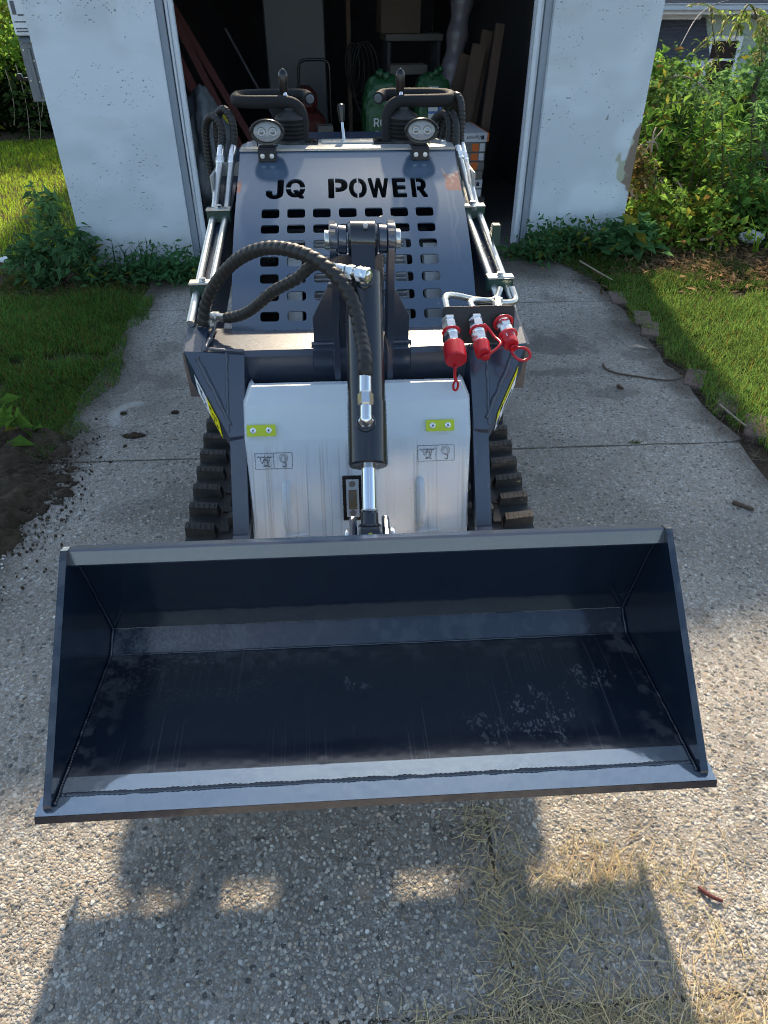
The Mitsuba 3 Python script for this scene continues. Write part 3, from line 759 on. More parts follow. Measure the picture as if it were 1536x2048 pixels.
# --- white front cover
FP = [(1.650, .655), (1.622, .660), (1.583, .628), (1.538, .554), (1.446, .324), (1.40, .20)]
pw = [.258, .262, .277, .279, .272, .268]
fr = np.array(FP); pc = .028
def cover():
    v = []; f = []
    for (y, z), w in zip(FP, pw): v += [(pc - w, y, z), (pc + w, y, z)]
    n = len(FP)
    for i in range(n - 1): f += [[2 * i, 2 * i + 2, 2 * i + 3], [2 * i, 2 * i + 3, 2 * i + 1]]
    for (y, z), w in zip(FP, pw): v += [(pc - w - .012, y + .05, z - .012), (pc + w + .012, y + .05, z - .012)]
    for i in range(n - 1):
        a = 2 * i; b = 2 * i + 2; A_ = 2 * n + a; B_ = 2 * n + b
        f += [[a, A_, B_], [a, B_, b], [a + 1, B_ + 1, A_ + 1], [a + 1, b + 1, B_ + 1]]
    return trimesh.Trimesh(np.array(v), np.array(f), process=False)


fc = lp('front_cover', cover(), 'white_paint', label='white painted steel front cover with faint vertical streaks')
lp('inner_frame', cat_(bx(-.25, .31, 1.75, 1.80, .15, .62), bx(-.20, .26, 1.66, 1.74, .12, .55)), 'matt_black')
def on_cover(x, k, t, off=0.0):
    """a point on the cover: facet k (between FP[k] and FP[k+1]), fraction t down it"""
    a, b = fr[k], fr[k + 1]; q = a + (b - a) * t; d = (b - a) / np.linalg.norm(b - a); n_ = np.array([d[1], -d[0]])
    n_ = n_ if n_[0] < 0 else -n_
    return np.array([x, q[0] + n_[0] * off, q[1] + n_[1] * off]), np.array([0, d[0], d[1]]), np.array([0, n_[0], n_[1]])


for s in (-1, 1):
    cx = -.212 if s < 0 else .232
    o, dn, nn = on_cover(cx, 2, .72)
    m = plate(sbox(-.033, -.012, .033, .012).buffer(.002), o, (1, 0, 0), -dn, .012)
    blk = put('bumper_block', m, 'lime', parent=fc, label='lime green rubber bumper block with two bolts')
    for q in (-.019, .019):
        oo = o + np.array([q, 0, 0]) + nn * .012
        put('bumper_bolt', cat_(cyl(oo - nn * .001, oo + nn * .0025, .0075, 18), cyl(oo + nn * .002, oo + nn * .005, .0048, 14)), 'bright_zinc', 30, parent=fc)
        put('bolt_socket', hexnut(oo + nn * .0045, oo + nn * .0054, .0026), 'ink', parent=fc)
    # lifting-point pictogram printed on the cover
    o, dn, nn = on_cover(-.186 if s < 0 else .222, 3, .10 if s > 0 else .13)
    w, h = .092, .040
    sh = [line2([(0, 0), (w, 0), (w, h), (0, h), (0, 0)], .0011), line2([(w / 2, 0), (w / 2, h)], .0011), line2([(.004, .029), (.043, .029)], .0014)]
    sh += [line2([(.006 + .008 * i, .029), (.009 + .008 * i, .034)], .0012) for i in range(5)]
    arc = lambda cx_, cy_, r, a, b, wd: line2([(cx_ + r * math.cos(t), cy_ + r * math.sin(t)) for t in np.linspace(math.radians(a), math.radians(b), 22)], wd)
    sh += [line2([(.013, .029), (.0135, .020), (.019, .013)], .0013), line2([(.035, .029), (.0345, .020), (.031, .014)], .0013), arc(.0255, .0205, .0055, -20, 250, .0016), arc(.0265, .013, .0050, -160, 70, .0020), arc(.024, .0185, .0045, 20, 120, .0022), line2([(.019, .006), (.027, .008), (.036, .0065)], .0020), line2([(.020, .011), (.026, .007)], .0016)]
    sh += [arc(.070, .0265, .0105, 0, 360, .0011), line2([(.066, .018), (.066, .026), (.062, .026), (.070, .034), (.078, .026), (.074, .026), (.074, .018)], .0010), arc(.0715, .0095, .0048, -150, 80, .0022), line2([(.0715, .0143), (.0690, .0175)], .0018)]
    pic = unary_union(sh)
    m = cat_(*[plate(q, o - np.array([w / 2, 0, 0]) - dn * (-h) * 1 + nn * .0008, (1, 0, 0), -dn, .0004) for q in polys(pic)])
    put('pictogram', m, 'ink', parent=fc, label='small printed lifting-hook pictogram')
    # welded lifting loop
    cx = -.158 if s < 0 else .180
    o1, dn, nn = on_cover(cx, 3, .46); o2 = on_cover(cx, 3, .90)[0]
    lp_ = path([o1 - nn * .002, o1 + nn * .018 + dn * .008, o1 + nn * .026 + dn * .035, o2 + nn * .024 - dn * .02, o2 + nn * .012, o2 - nn * .002], 40)
    m = tube(lp_, .0105, 12); m.vertices[:, 0] = cx + (m.vertices[:, 0] - cx) * 1.0
    put('lifting_loop', m, 'white_paint', True, parent=fc)
    put('step_rod', cyl(on_cover(cx, 4, -.0)[0] + nn * .012 + [-.01, 0, 0], on_cover(cx, 4, .0)[0] + nn * .012 + [.05, 0, .006], .0035, 10), 'white_paint', 40, parent=fc)
o, dn, nn = on_cover(.008, 3, .62)
lg = put('level_gauge', cat_(plate(sbox(-.022, -.055, .022, .055).buffer(.003), o, (1, 0, 0), -dn, .006)), 'gloss_black', parent=fc)
put('gauge_face', plate(sbox(-.016, -.049, .016, .049), o + nn * .006, (1, 0, 0), -dn, .002), 'engine_grey', parent=fc)
put('gauge_window', cat_(plate(sbox(-.010, -.028, .010, .022), o + nn * .0082, (1, 0, 0), -dn, .002)), 'gauge_glass', parent=fc)
put('gauge_marks', cat_(*[plate(sbox(-.010, -.004 + i * .004, .004, -.002 + i * .004), o + nn * .0104, (1, 0, 0), -dn, .0006) for i in range(6)], *[cyl(o + dn * q + nn * .008, o + dn * q + nn * .011, .008, 14) for q in (-.038, .038)]), 'box_print', parent=fc)

# --- rubber tracks
def track_loop():
    c = [((1.60, .135), .108), ((2.45, .235), .115), ((2.62, .10), .08)]       # front idler, sprocket, rear idler
    pts = []
    arcs = [(0, -90, -262), (1, 98, 20), (2, 0, -90)]
    for i, a, b in arcs:
        (y, z), r = c[i]
        if i == 0: ang = np.radians(np.linspace(270, 98, 16)); pts += [(y - 0 + r * math.cos(t), z + r * math.sin(t)) for t in ang]
        elif i == 1: ang = np.radians(np.linspace(98, 25, 8)); pts += [(y + r * math.cos(t), z + r * math.sin(t)) for t in ang]
        else: ang = np.radians(np.linspace(25, -90, 10)); pts += [(y + r * math.cos(t), z + r * math.sin(t)) for t in ang]
    p = np.array(pts + [pts[0]])
    s = np.r_[0, np.cumsum(np.linalg.norm(np.diff(p, axis=0), axis=1))]
    return p, s


tp, ts = track_loop()
def at_track(q):
    q = q % ts[-1]; y, z = np.interp(q, ts, tp[:, 0]), np.interp(q, ts, tp[:, 1])
    y2, z2 = np.interp((q + .01) % ts[-1], ts, tp[:, 0]), np.interp((q + .01) % ts[-1], ts, tp[:, 1])
    y1, z1 = np.interp((q - .01) % ts[-1], ts, tp[:, 0]), np.interp((q - .01) % ts[-1], ts, tp[:, 1])
    t = np.array([y2 - y1, z2 - z1]); t /= np.linalg.norm(t)
    return np.array([y, z]), t


npitch = 34; pitch = ts[-1] / npitch
# lug: local x across, y along the run, z outwards
def lug(w, flip):
    k = -1 if flip else 1
    base = [(-w / 2, -.013), (w / 2, -.023), (w / 2, .010), (-w / 2, .020)]
    top = [(-w / 2 + .003, -.010), (w / 2 - .004, -.019), (w / 2 - .004, .005), (-w / 2 + .003, .013)]
    m = hull([(k * x, y, -.002) for x, y in base] + [(k * x, y, .031) for x, y in top])
    ribs = [hull([(k * (x + a), y + .001 * b, z) for a, b in ((-.0022, 0), (.0022, 0)) for y in (-.014 - (x + w / 2) / w * .008, .004) for z in (.029, .0332)]) for x in np.linspace(-w / 2 + .012, w / 2 - .014, 5)]
    return cat_(m, *ribs)


for s in (-1, 1):
    tr = numbered(LD + '__track')
    x_out, x_in = MX - .003 + s * .486, MX + s * .285
    # belt
    v, f = [], []
    m = len(tp)
    ctr = np.array([2.1, .15])
    for i in range(m):
        q, t = at_track(ts[i]); nrm2 = np.array([t[1], -t[0]]); nrm2 = nrm2 if nrm2 @ (q - ctr) > 0 else -nrm2
        qi = q - nrm2 * .022
        v += [(x_out, *q), (x_in, *q), (x_in, *qi), (x_out, *qi)]
    for i in range(m - 1):
        for k in range(4):
            a, b = 4 * i + k, 4 * i + (k + 1) % 4
            f += [[a, b, b + 4], [a, b + 4, a + 4]]
    scene[tr] = mikit.ply(trimesh.Trimesh(np.array(v), np.array(f), process=False), 'track_rubber')
    labels[tr] = {'label': 'ribbed black rubber track on the left' if s < 0 else 'ribbed black rubber track on the right'}
    wl = .086
    ko = kin = kc = None
    for i in range(npitch):
        for kind_, xc, sh, fl in (('o', MX - .003 + s * (.486 - wl / 2), 0, s > 0), ('i', MX + s * (.290 + wl / 2), .5, s < 0)):
            q, t = at_track((i + sh) * pitch); nrm2 = np.array([t[1], -t[0]]); nrm2 = nrm2 if nrm2 @ (q - ctr) > 0 else -nrm2
            M = np.eye(4); M[:3, 0] = (1, 0, 0); M[:3, 2] = (0, *nrm2); M[:3, 1] = np.cross(M[:3, 2], M[:3, 0]); M[:3, 3] = (xc, *q)
            tw = T(M.tolist())
            src = ko if kind_ == 'o' else kin
            if src is None:
                k_ = put('lug', lug(wl, fl), 'track_rubber', parent=tr); scene[k_]['to_world'] = tw
                if kind_ == 'o': ko = k_
                else: kin = k_
            else:
                again('lug', src, parent=tr, to_world=tw)
        q, t = at_track((i + .25) * pitch); nrm2 = np.array([t[1], -t[0]]); nrm2 = nrm2 if nrm2 @ (q - ctr) > 0 else -nrm2
        M = np.eye(4); M[:3, 2] = (0, *nrm2); M[:3, 1] = np.cross(M[:3, 2], [1, 0, 0]); M[:3, 3] = (MX + s * .382, *q); tw = T(M.tolist())
        if kc is None:
            kc = put('link_block', bx(-.013, .013, -.025, .025, -.002, .006), 'track_rubber', parent=tr); scene[kc]['to_world'] = tw
        else: again('link_block', kc, parent=tr, to_world=tw)
    for (y, z, r) in ((1.60, .125, .09), (2.45, .235, .105), (2.62, .10, .07), (1.9, .075, .05), (2.15, .075, .05)):
        put('wheel', cyl((MX + s * .33, y, z), (MX + s * .43, y, z), r, 24, .004), 'matt_black', 30, parent=tr)
lp('track_frame', cat_(*[bx(*sorted((MX + s * .34, MX + s * .42)), 1.70, 2.5, .08, .17, .005) for s in (-1, 1)], bx(MX - .34, MX + .34, 1.9, 2.5, .12, .30)), 'matt_black')

# --- bucket
BX = .040
bk = LD + '__bucket'
labels[bk] = {'label': 'wide dark blue open bucket with a scuffed dusty floor'}
XS = (BX - .563, BX + .563)
put('floor', hull([(x, y, z) for x in XS for y, z in ((.766, .3300), (1.072, .307), (1.070, .297), (.766, .320))]), 'bucket_paint', parent=bk)
put('lip_plate', hull([(x, y, z) for x in XS for y, z in ((.729, .3335), (.7655, .3308), (.7655, .3200), (.729, .3205))]), 'sky_glint_paint', parent=bk)
put('heel_plate', hull([(x, y, z) for x in XS for y, z in ((1.0725, .3072), (1.122, .338), (1.129, .329), (1.0705, .297))]), 'bucket_paint', parent=bk)
put('back_plate', hull([(x, y, z) for x in XS for y, z in ((1.1222, .3385), (1.062, .600), (1.072, .602), (1.1325, .337))]), 'bucket_paint', parent=bk)
put('cutting_edge', hull([(BX + q, y, z) for q in (-.590, .590) for y, z in ((.6905, .3345), (.7285, .3340), (.7285, .3190), (.6905, .317))]), 'sky_glint_paint', parent=bk, label='cutting edge with boosted sky reflection along the bucket lip')
put('edge_bevel', hull([(BX + q, y, z) for q in (-.590, .590) for y, z in ((.684, .322), (.690, .3342), (.690, .317))]), 'bucket_paint', parent=bk, label='dark worn bevel of the cutting edge')
put('top_bar', hull([(BX + q, y, z) for q in (-.565, .565) for y, z in ((1.040, .588), (1.036, .594), (1.046, .618), (1.052, .620), (1.078, .608), (1.074, .590))]), 'paint', parent=bk)
for s in (-1, 1):
    pl = Polygon([(.698, .328), (.702, .344), (1.034, .616), (1.044, .623), (1.062, .618), (1.134, .336), (1.118, .292), (1.06, .290), (.72, .318)])
    m = plate(pl, (BX + s * .5705 - .0065, 0, 0), (0, 1, 0), (0, 0, 1), .013)
    put('side_plate', m, 'bucket_paint', parent=bk)
    put('weld_bead', weld([(BX + s * .561, .71, .337), (BX + s * .561, .85, .327), (BX + s * .561, 1.07, .310), (BX + s * .561, 1.118, .342), (BX + s * .5625, 1.062, .59)], .0026, 60 + s), 'bucket_paint', True, parent=bk)
put('weld_bead', weld([(BX - .56, .7285, .334), (BX, .7285, .334), (BX + .56, .7285, .334)], .0038, 71, step=.009), 'bucket_paint', True, parent=bk, label='long weld bead behind the cutting edge')
put('weld_bead', weld([(BX - .56, 1.072, .3085), (BX, 1.072, .3085), (BX + .56, 1.072, .3085)], .002, 77), 'bucket_paint', True, parent=bk)
for q in (-.31, .31): put('hitch_plate', bx(BX + q - .03, BX + q + .03, 1.13, 1.19, .325, .47), 'paint', parent=bk)
# ------------------------------------------------------------------ the garage (its own frame: x along the front, y inwards)
GA = np.array([-1.65, 4.72, 0.0]); gd = np.array([3.6, .30]); gd = gd / np.linalg.norm(gd)
GM = np.eye(4); GM[:3, 0] = (gd[0], gd[1], 0); GM[:3, 1] = (-gd[1], gd[0], 0); GM[:3, 3] = GA
GR = thing('garage', 'small white stucco garage with an open doorway behind the loader', 'garage')


def gm(m):
    m = m.copy(); m.apply_transform(GM); return m


def gp(name, m, mat, smooth=False, parent=None, **k): return put(name, gm(m), mat, smooth, parent=parent or GR, **k)


GW = 3.612


def roof_z(x): return 2.88 - .125 * x


def wall_poly(x0, x1, y0, y1, z0=-.05):
    return hull([(x, y, z) for x in (x0, x1) for y in (y0, y1) for z in (z0, roof_z(x))])


gp('wall', wall_poly(.012, .692, 0, .20), 'wall_stucco', label='left front pier of weathered white stucco')
gp('wall', wall_poly(2.945, GW, 0, .20), 'wall_stucco', label='right front pier with a broken stucco corner')
gp('lintel', hull([(x, y, z) for x in (.6925, 2.9445) for y in (0, .20) for z in (2.12, roof_z(x))]), 'wall_stucco')
gp('side_wall', wall_poly(.016, .2, .2005, 6.0), 'wall_stucco')
gp('side_wall', wall_poly(GW - .2, GW - .004, .2005, 6.0), 'wall_stucco')
gp('back_wall', wall_poly(.2005, GW - .2005, 5.8, 6.0), 'wall_stucco')
gp('roof', hull([(x, y, roof_z(x) + z) for x in (-.04, GW + .04) for y in (-.06, 6.1) for z in (.002, .10)]), 'shingle')
# inside skins, coloured dark to keep the interior gloomy
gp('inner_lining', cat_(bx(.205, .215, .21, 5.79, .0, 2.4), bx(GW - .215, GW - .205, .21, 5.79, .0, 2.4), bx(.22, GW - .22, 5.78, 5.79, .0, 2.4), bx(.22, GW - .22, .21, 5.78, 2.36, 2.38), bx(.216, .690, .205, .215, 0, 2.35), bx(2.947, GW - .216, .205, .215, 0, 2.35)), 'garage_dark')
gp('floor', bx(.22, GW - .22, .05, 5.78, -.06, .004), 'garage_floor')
# door frame: recessed reveal strips, stop boards with a dark gap
for s in (0, 1):
    m = lambda a, b: (a, b) if s == 0 else (3.635 - b, 3.635 - a)
    x0, x1 = m(.692, .734)
    fr_ = gp('door_frame', bx(x0, x1, .035, .17, 0, 2.12, .003), 'reveal_paint')
    x0, x1 = m(.738, .757); gp('stop_board', bx(x0, x1, .050, .15, 0.005, 2.118, .002), 'trim_paint', parent=fr_)
    x0, x1 = m(.760, .788); gp('face_board', bx(x0, x1, .020, .045, .02, 2.116, .004), 'trim_paint', parent=fr_)
    x0, x1 = m(.762, .786); gp('door_track', bx(x0, x1, .060, .10, .02, 2.116, .004), 'trim_paint', parent=fr_)
gp('weather_strip', tube(path([(.745, .030, 2.1), (.752, .018, 1.4), (.748, .022, .9), (.752, .03, .4)], 20), .006, 8), 'trim_paint', True)
# left wall fittings that stick out past the corner
mb = thing('meter_box', 'white vented utility box on the left corner of the garage', 'utility box')
put('case', gm(bx(-.068, .010, .03, .22, 1.245, 1.75, .006)), 'house_white', parent=mb)
put('vent_slot', gm(cat_(*[bx(-.066 + .01, .004, .026, .031, z, z + .006, .001) for z in (1.262, 1.275, 1.305)], bx(-.055, -.035, .025, .031, 1.34, 1.40, .001), bx(-.03, .0, .025, .031, 1.335, 1.342, .001))), 'grey_plastic', parent=mb)
put('hood_flap', gm(hull([(x, y, z) for x, y, z in ((-.06, .02, 1.225), (.008, .02, 1.23), (.008, .06, 1.243), (-.06, .06, 1.243), (-.02, .01, 1.21), (.0, .01, 1.212))])), 'grey_plastic', parent=mb)
gb = thing('conduit_panel', 'grey metal panel with bolts below the white utility box', 'metal panel')
put('panel', gm(bx(-.064, .010, .04, .10, .93, 1.215, .004)), 'grey_metal', parent=gb)
put('rail', gm(bx(-.03, -.012, .028, .041, .95, 1.19, .003)), 'grey_metal', parent=gb)
for z, x in ((1.18, -.048), (1.13, -.006), (1.03, -.004), (1.035, -.05)): put('bolt', gm(cyl((x, .041, z), (x, .034, z), .005, 10)), 'bright_zinc', parent=gb)
put('latch', gm(cat_(bx(-.105, -.06, .06, .085, 1.03, 1.05, .004), bx(-.125, -.10, .05, .09, 1.035, 1.068, .005))), 'gloss_black', parent=gb)

# ------------------------------------------------------------------ things inside the garage
def inside(x, y, z): return (GM @ np.array([x, y, z, 1.0]))[:3]


def slanted(p0, p1, w, t):
    """a board from p0 to p1 in the garage frame, w wide (along x/z), t thick"""
    p0, p1 = np.array(p0, float), np.array(p1, float); a = (p1 - p0) / np.linalg.norm(p1 - p0)
    u = np.cross(a, [0, 1, 0]); u /= np.linalg.norm(u); v = np.cross(a, u)
    m = hull([q + u * i * w / 2 + v * j * t / 2 for q in (p0, p1) for i in (-1, 1) for j in (-1, 1)])
    return gm(m)


for i, (x0, x1, y, zt, w) in enumerate([(1.10, .60, 1.1, 1.45, .06), (1.22, .66, 1.3, 1.5, .05), (1.02, .50, 1.0, 1.2, .05), (1.36, .74, 1.5, 1.35, .05)]):
    put('plank', slanted((x0, y, .02), (x1 - .12, y + .25, zt), w, .025), 'red_wood', label=['first red plank leaning inside the left of the doorway', 'second red plank from the left jamb leaning in the garage', 'short red plank leaning closest to the left jamb', 'rearmost red plank leaning in the garage'][i], cat='plank', group=None)
put('tarp', gm(trimesh.Trimesh(*(lambda m: (m.vertices * [.16, .22, .48] + [.84, .55, .46] + .05 * (meshkit.fbm(m.vertices * 2.3, 3, 5)[:, None] - .5) * m.vertices * 3, m.faces))(trimesh.creation.icosphere(subdivisions=4)), process=False)), 'grey_plastic', True, label='crumpled grey tarpaulin heaped behind the left jamb', cat='tarpaulin')
put('jug', gm(cat_(bx(.90, .98, .80, .90, .62, .76, .015), cyl((.94, .85, .76), (.94, .85, .80), .02))), 'yellow_plastic', label='small yellow jug on the grey heap by the left jamb', cat='jug')
put('rod', slanted((1.52, 1.6, .2), (.98, 1.9, 1.2), .016, .016), 'garage_dark', label='thin dark rod leaning behind the red planks', cat='rod')
ap = thing('cabinet', 'tall dark grey cabinet standing at the back of the garage', 'cabinet')
put('body', gm(bx(1.28, 1.80, 2.6, 3.2, .004, 1.95, .01)), 'appliance', parent=ap)
put('door', gm(bx(1.285, 1.795, 2.575, 2.598, .05, 1.93, .008)), 'appliance', parent=ap)
mw = thing('mower', 'red machine with a black tube handle behind the left lever', 'mower')
put('body', gm(cat_(bx(1.42, 1.72, 1.75, 2.2, .25, .62, .05), bx(1.48, 1.66, 1.8, 2.1, .62, .80, .05))), 'red_wood', parent=mw)
put('handle', gm(tube(bend([(1.50, 1.72, .5), (1.52, 1.74, 1.0), (1.76, 1.74, 1.0), (1.76, 1.72, .5)], .06), .011, 10)), 'gloss_black', True, parent=mw)
for x in (1.42, 1.72): put('wheel', gm(cyl((x - .02, 1.8, .14), (x + .02, 1.8, .14), .13, 24, .02)), 'rubber', 30, parent=mw)
sb = thing('carton', 'small pale carton with dark lettering beside the red machine', 'carton')
put('case', gm(bx(1.62, 1.74, 1.30, 1.42, .40, .60, .004)), 'box_print', parent=sb)
def ink(text, h, x, z, y, bold=True, rot=0.0, mirror=False):
    g = text_poly(text, h, bold)
    if rot: g = affinity.rotate(g, rot, origin='center')
    a = g.bounds; g = affinity.translate(g, -a[0], -a[1])
    return cat_(*[plate(q, (x, y, z), (1, 0, 0), (0, 0, 1), .001) for q in polys(g)])


put('lettering', gm(cat_(ink('PAR', .03, 1.635, .42, 1.2988), *[bx(1.635 + .035 * i, 1.655 + .035 * i, 1.2985, 1.2995, .52, .56, .0002) for i in range(3)])), 'ink', parent=sb)
cw = thing('cable_coil', 'tangled dark cables hanging on a post in the garage', 'cable')
put('post', gm(bx(1.96, 1.995, 2.3, 2.34, .004, 1.9)), 'wood', parent=cw)
for i in range(5):
    r = .10 + .02 * i; c = np.array([2.0 + .03 * i, 2.26, .92 - .03 * i])
    put('loop', gm(tube([c + [r * .6 * math.cos(t), .02 * math.sin(3 * t + i), r * 1.6 * math.sin(t)] for t in np.linspace(0, 2 * PI, 40)], .006, 8)), 'rubber', True, parent=cw)
sh = thing('shelf', 'pale wooden shelf on the back right of the garage', 'shelf')
put('board', gm(bx(2.30, 2.80, 2.35, 2.75, 1.085, 1.135, .004)), 'box_print', parent=sh)
for x in (2.32, 2.76): put('upright', gm(bx(x, x + .03, 2.4, 2.7, .004, 1.08)), 'garage_dark', parent=sh)
put('carton', gm(bx(2.26, 2.60, 2.36, 2.66, 1.137, 1.50, .006)), 'cardboard', label='large brown carton standing on the garage shelf', cat='carton')
put('carton', gm(bx(2.30, 2.62, 2.10, 2.30, .86, .93, .004)), 'box_print', label='flat pale carton low behind the right lever', cat='carton')
# wrapped carpet roll
put('carpet_roll', gm(tube(path([(2.62, 1.35, .72), (2.69, 1.42, 1.05), (2.76, 1.48, 1.55)], 30), .075 + .01 * np.sin(np.arange(30) * .9), 18)), 'plastic_wrap', True, label='plastic wrapped carpet roll leaning by the right jamb', cat='carpet roll')
for i, (x0, x1, y, w) in enumerate([(2.60, 2.85, .95, .10), (2.70, 2.93, 1.05, .08), (2.50, 2.80, 1.15, .09), (2.78, 2.95, .80, .06)]):
    put('plank', slanted((x0 - .03, y, .02), (x1 - .04, y + .2, [1.12, 1.2, 1.05, 1.25][i]), w, .03), 'wood', label=['widest brown plank leaning inside the right jamb', 'second brown plank leaning inside the right jamb', 'brown plank leaning left of the others at the right jamb', 'narrow brown plank nearest the right jamb'][i], cat='plank')
# garden-soil bags
def sack(c, w, d, h, seed, mat):
    m = trimesh.creation.icosphere(subdivisions=4); v = m.vertices.copy()
    v = np.sign(v) * np.abs(v) ** .40
    v = v / np.abs(v).max(0) * [w / 2, d / 2, h / 2]
    pinch = np.clip((v[:, 2] / (h / 2) - .55) / .45, 0, 1); v[:, 0] *= 1 - .10 * pinch ** 2; v[:, 1] *= 1 - .6 * pinch
    v += .030 * (meshkit.fbm(v * 22 + seed, 3, seed)[:, None] - .5) * [1.5, 2, .6]
    return gm(trimesh.Trimesh(v + c, m.faces, process=False))


for i, (cx, cy, w, lab) in enumerate([(2.055, .85, .27, 'green plastic garden bag with white lettering left of the right lamp'), (2.42, .90, .26, 'green plastic garden bag with a white and blue patch right of the right lamp')]):
    bg = thing('garden_bag', lab, 'bag')
    put('sack', sack((cx, cy, .60), w, .20, .74, 3 + i, 'bag_green'), 'bag_green', True, parent=bg)
    y = cy - .108
    if i == 0:
        put('lettering', gm(cat_(ink('RO', .052, cx - .075, .665, y - .004), ink('SS', .052, cx - .075, .585, y - .004), ink('a', .04, cx + .075, .66, y - .002))), 'bag_white', parent=bg)
        put('tied_top', gm(tube(path([(cx + .05, cy, .93), (cx + .02, cy - .03, .965), (cx - .05, cy - .04, .985)], 12), np.linspace(.03, .022, 12) * (1 + .5 * np.sin(np.arange(12) * 1.7)), 7)), 'bag_green', True, parent=bg)
    else:
        put('white_patch', gm(cat_(bx(cx - .045, cx + .025, y - .006, y, .70, .90, .002))), 'bag_white', parent=bg)
        put('blue_patch', gm(cat_(bx(cx + .03, cx + .10, y - .005, y, .735, .79, .002), bx(cx - .045, cx + .025, y - .0075, y - .0062, .735, .75, .0004))), 'bag_blue', parent=bg)
        put('lettering', gm(cat_(ink('SS', .035, cx + .035, .80, y - .006))), 'bag_white', parent=bg)
        put('tied_top', gm(tube(path([(cx - .05, cy, .93), (cx + .01, cy - .02, .97), (cx + .06, cy - .01, 1.0)], 12), np.linspace(.03, .018, 12) * (1 + .5 * np.sin(np.arange(12) * 1.9)), 7)), 'bag_green', True, parent=bg)
# stack of flooring cartons
zz = .22
cols = [('box_print', .062), ('box_print', .062), ('box_print', .055), ('box_print', .062), ('box_print', .058), ('box_print', .062), ('box_print', .06)]
st_names = ['lowest', 'second lowest', 'third from the bottom', 'middle', 'third from the top', 'second from the top', 'topmost']
put('pallet_block', gm(bx(2.52, 2.78, .58, 1.6, .004, .215)), 'garage_dark', label='dark low stand under the carton stack by the right jamb', cat='stand')
for i, (mt, h) in enumerate(cols):
    dx = [.0, .0, -.005, .004, .002, .006, .016][i]
    cb_ = thing('flooring_carton', f'flat printed flooring carton, {st_names[i]} of the stack inside the right jamb', 'carton', 'flooring cartons stacked inside the doorway')
    white = i in (1, 6)
    put('case', gm(bx(2.47 + dx, 2.745 + dx, .55 + dx, 1.6, zz, zz + h - .002, .003)), 'box_white' if white else 'box_print', parent=cb_)
    f = .55 + dx
    if not white:
        put('orange_print', gm(bx(2.645 + dx, 2.695 + dx, f - .0012, f - .0002, zz + .006, zz + h - .008, .0003)), 'box_orange', parent=cb_)
        put('dots', gm(cat_(*[cyl((2.50 + dx + .03 * q, f - .0002, zz + h * .5), (2.50 + dx + .03 * q, f - .0014, zz + h * .5), .007, 12, .0003) for q in range(2)])), 'box_white', parent=cb_)
    else:
        t = ink('paudig', .022, 2.60 + dx, zz + .018, f - .001, False)
        put('lettering', gm(cat_(t, bx(2.70 + dx, 2.722 + dx, f - .0012, f - .0001, zz + .016, zz + .042, .0003))), 'ink', parent=cb_)
        if i == 6: put('orange_end', gm(bx(2.746 + dx, 2.758 + dx, f, 1.6, zz, zz + h - .003, .002)), 'box_orange', parent=cb_)
    if i in (0, 4, 5): put('label', gm(bx(2.702 + dx, 2.738 + dx, f - .0016, f - .0004, zz + .006, zz + h - .006, .0003)), 'box_white', parent=cb_)
    zz += h

# ------------------------------------------------------------------ the neighbour's house on the right, far behind
HX, HY = 5.6, 18.0
HO = thing('house', 'pale green sided house with dark shingle roofs behind the bushes at right', 'house')
def hp(name, m, mat, parent=None, **k): return put(name, m, mat, parent=parent or HO, **k)


hw = hp('wall', bx(6.0, 15, HY, HY + 7, -2.2, 1.10), 'siding')
for i in range(20):
    z = -.95 + i * .105
    if z > 1.0: break
    put('siding_board', hull([(x, y, zz_) for x in (7.98 if z > .0 else 6.0, 12.5) for y, zz_ in ((HY - .028, z), (HY - .004, z), (HY - .004, z + .104), (HY - .008, z + .104))]), 'siding', parent=hw)
rf = hp('roof', hull([(x, y, z) for x in (5.2, 15.6) for y, z in ((HY - .50, 1.16), (HY + 3.5, 3.9), (HY + 7.5, 1.16), (HY + 3.5, 3.75))]), 'shingle')
hp('soffit', bx(5.2, 15.6, HY - .50, HY - .03, 1.00, 1.05), 'house_white')
hp('fascia', bx(5.2, 15.6, HY - .53, HY - .50, 1.00, 1.15), 'house_white')
hp('gutter', cat_(bx(5.2, 15.6, HY - .64, HY - .533, 1.06, 1.165, .02), bx(5.2, 15.6, HY - .655, HY - .60, 1.165, 1.185, .008)), 'gutter')
# lower porch roof
pr = hp('porch_roof', hull([(x, y, z) for x in (6.4, 7.92) for y, z in ((HY - .7, .22), (HY - .03, .92), (HY - .03, .82), (HY - .7, .15))]), 'shingle')
for i in range(11):
    t = i / 11; t1 = (i + 1) / 11
    put('shingle_row', hull([(x, HY - .7 + .67 * q, .225 + .70 * q + o) for x in (6.4, 7.92) for q, o in ((t, .003), (t, .028), (t1, .010), (t1, .002))]), 'shingle', parent=pr)
hp('porch_fascia', bx(6.4, 7.96, HY - .76, HY - .703, .08, .21), 'gutter')
hp('porch_wall', bx(6.6, 7.85, HY - .6, HY - .05, -2.2, .07), 'siding')
hp('eave_board', bx(6.1, 7.80, HY - .10, HY - .03, .90, .995), 'house_white')
wn = hp('window', cat_(bx(8.10, 8.18, HY - .09, HY - .03, -.45, .60), bx(8.76, 8.84, HY - .09, HY - .03, -.45, .60), bx(8.1805, 8.7595, HY - .09, HY - .03, .52, .60), bx(8.1805, 8.7595, HY - .08, HY - .03, .15, .19), bx(8.1805, 8.7595, HY - .09, HY - .03, -.45, -.40)), 'house_white')
put('pane', bx(8.175, 8.765, HY - .05, HY - .032, -.42, .54), 'window_dark', parent=wn)
hp('vent_lamp', cat_(bx(7.90, 7.98, HY - .25, HY - .21, -.06, .08, .02)), 'house_white')
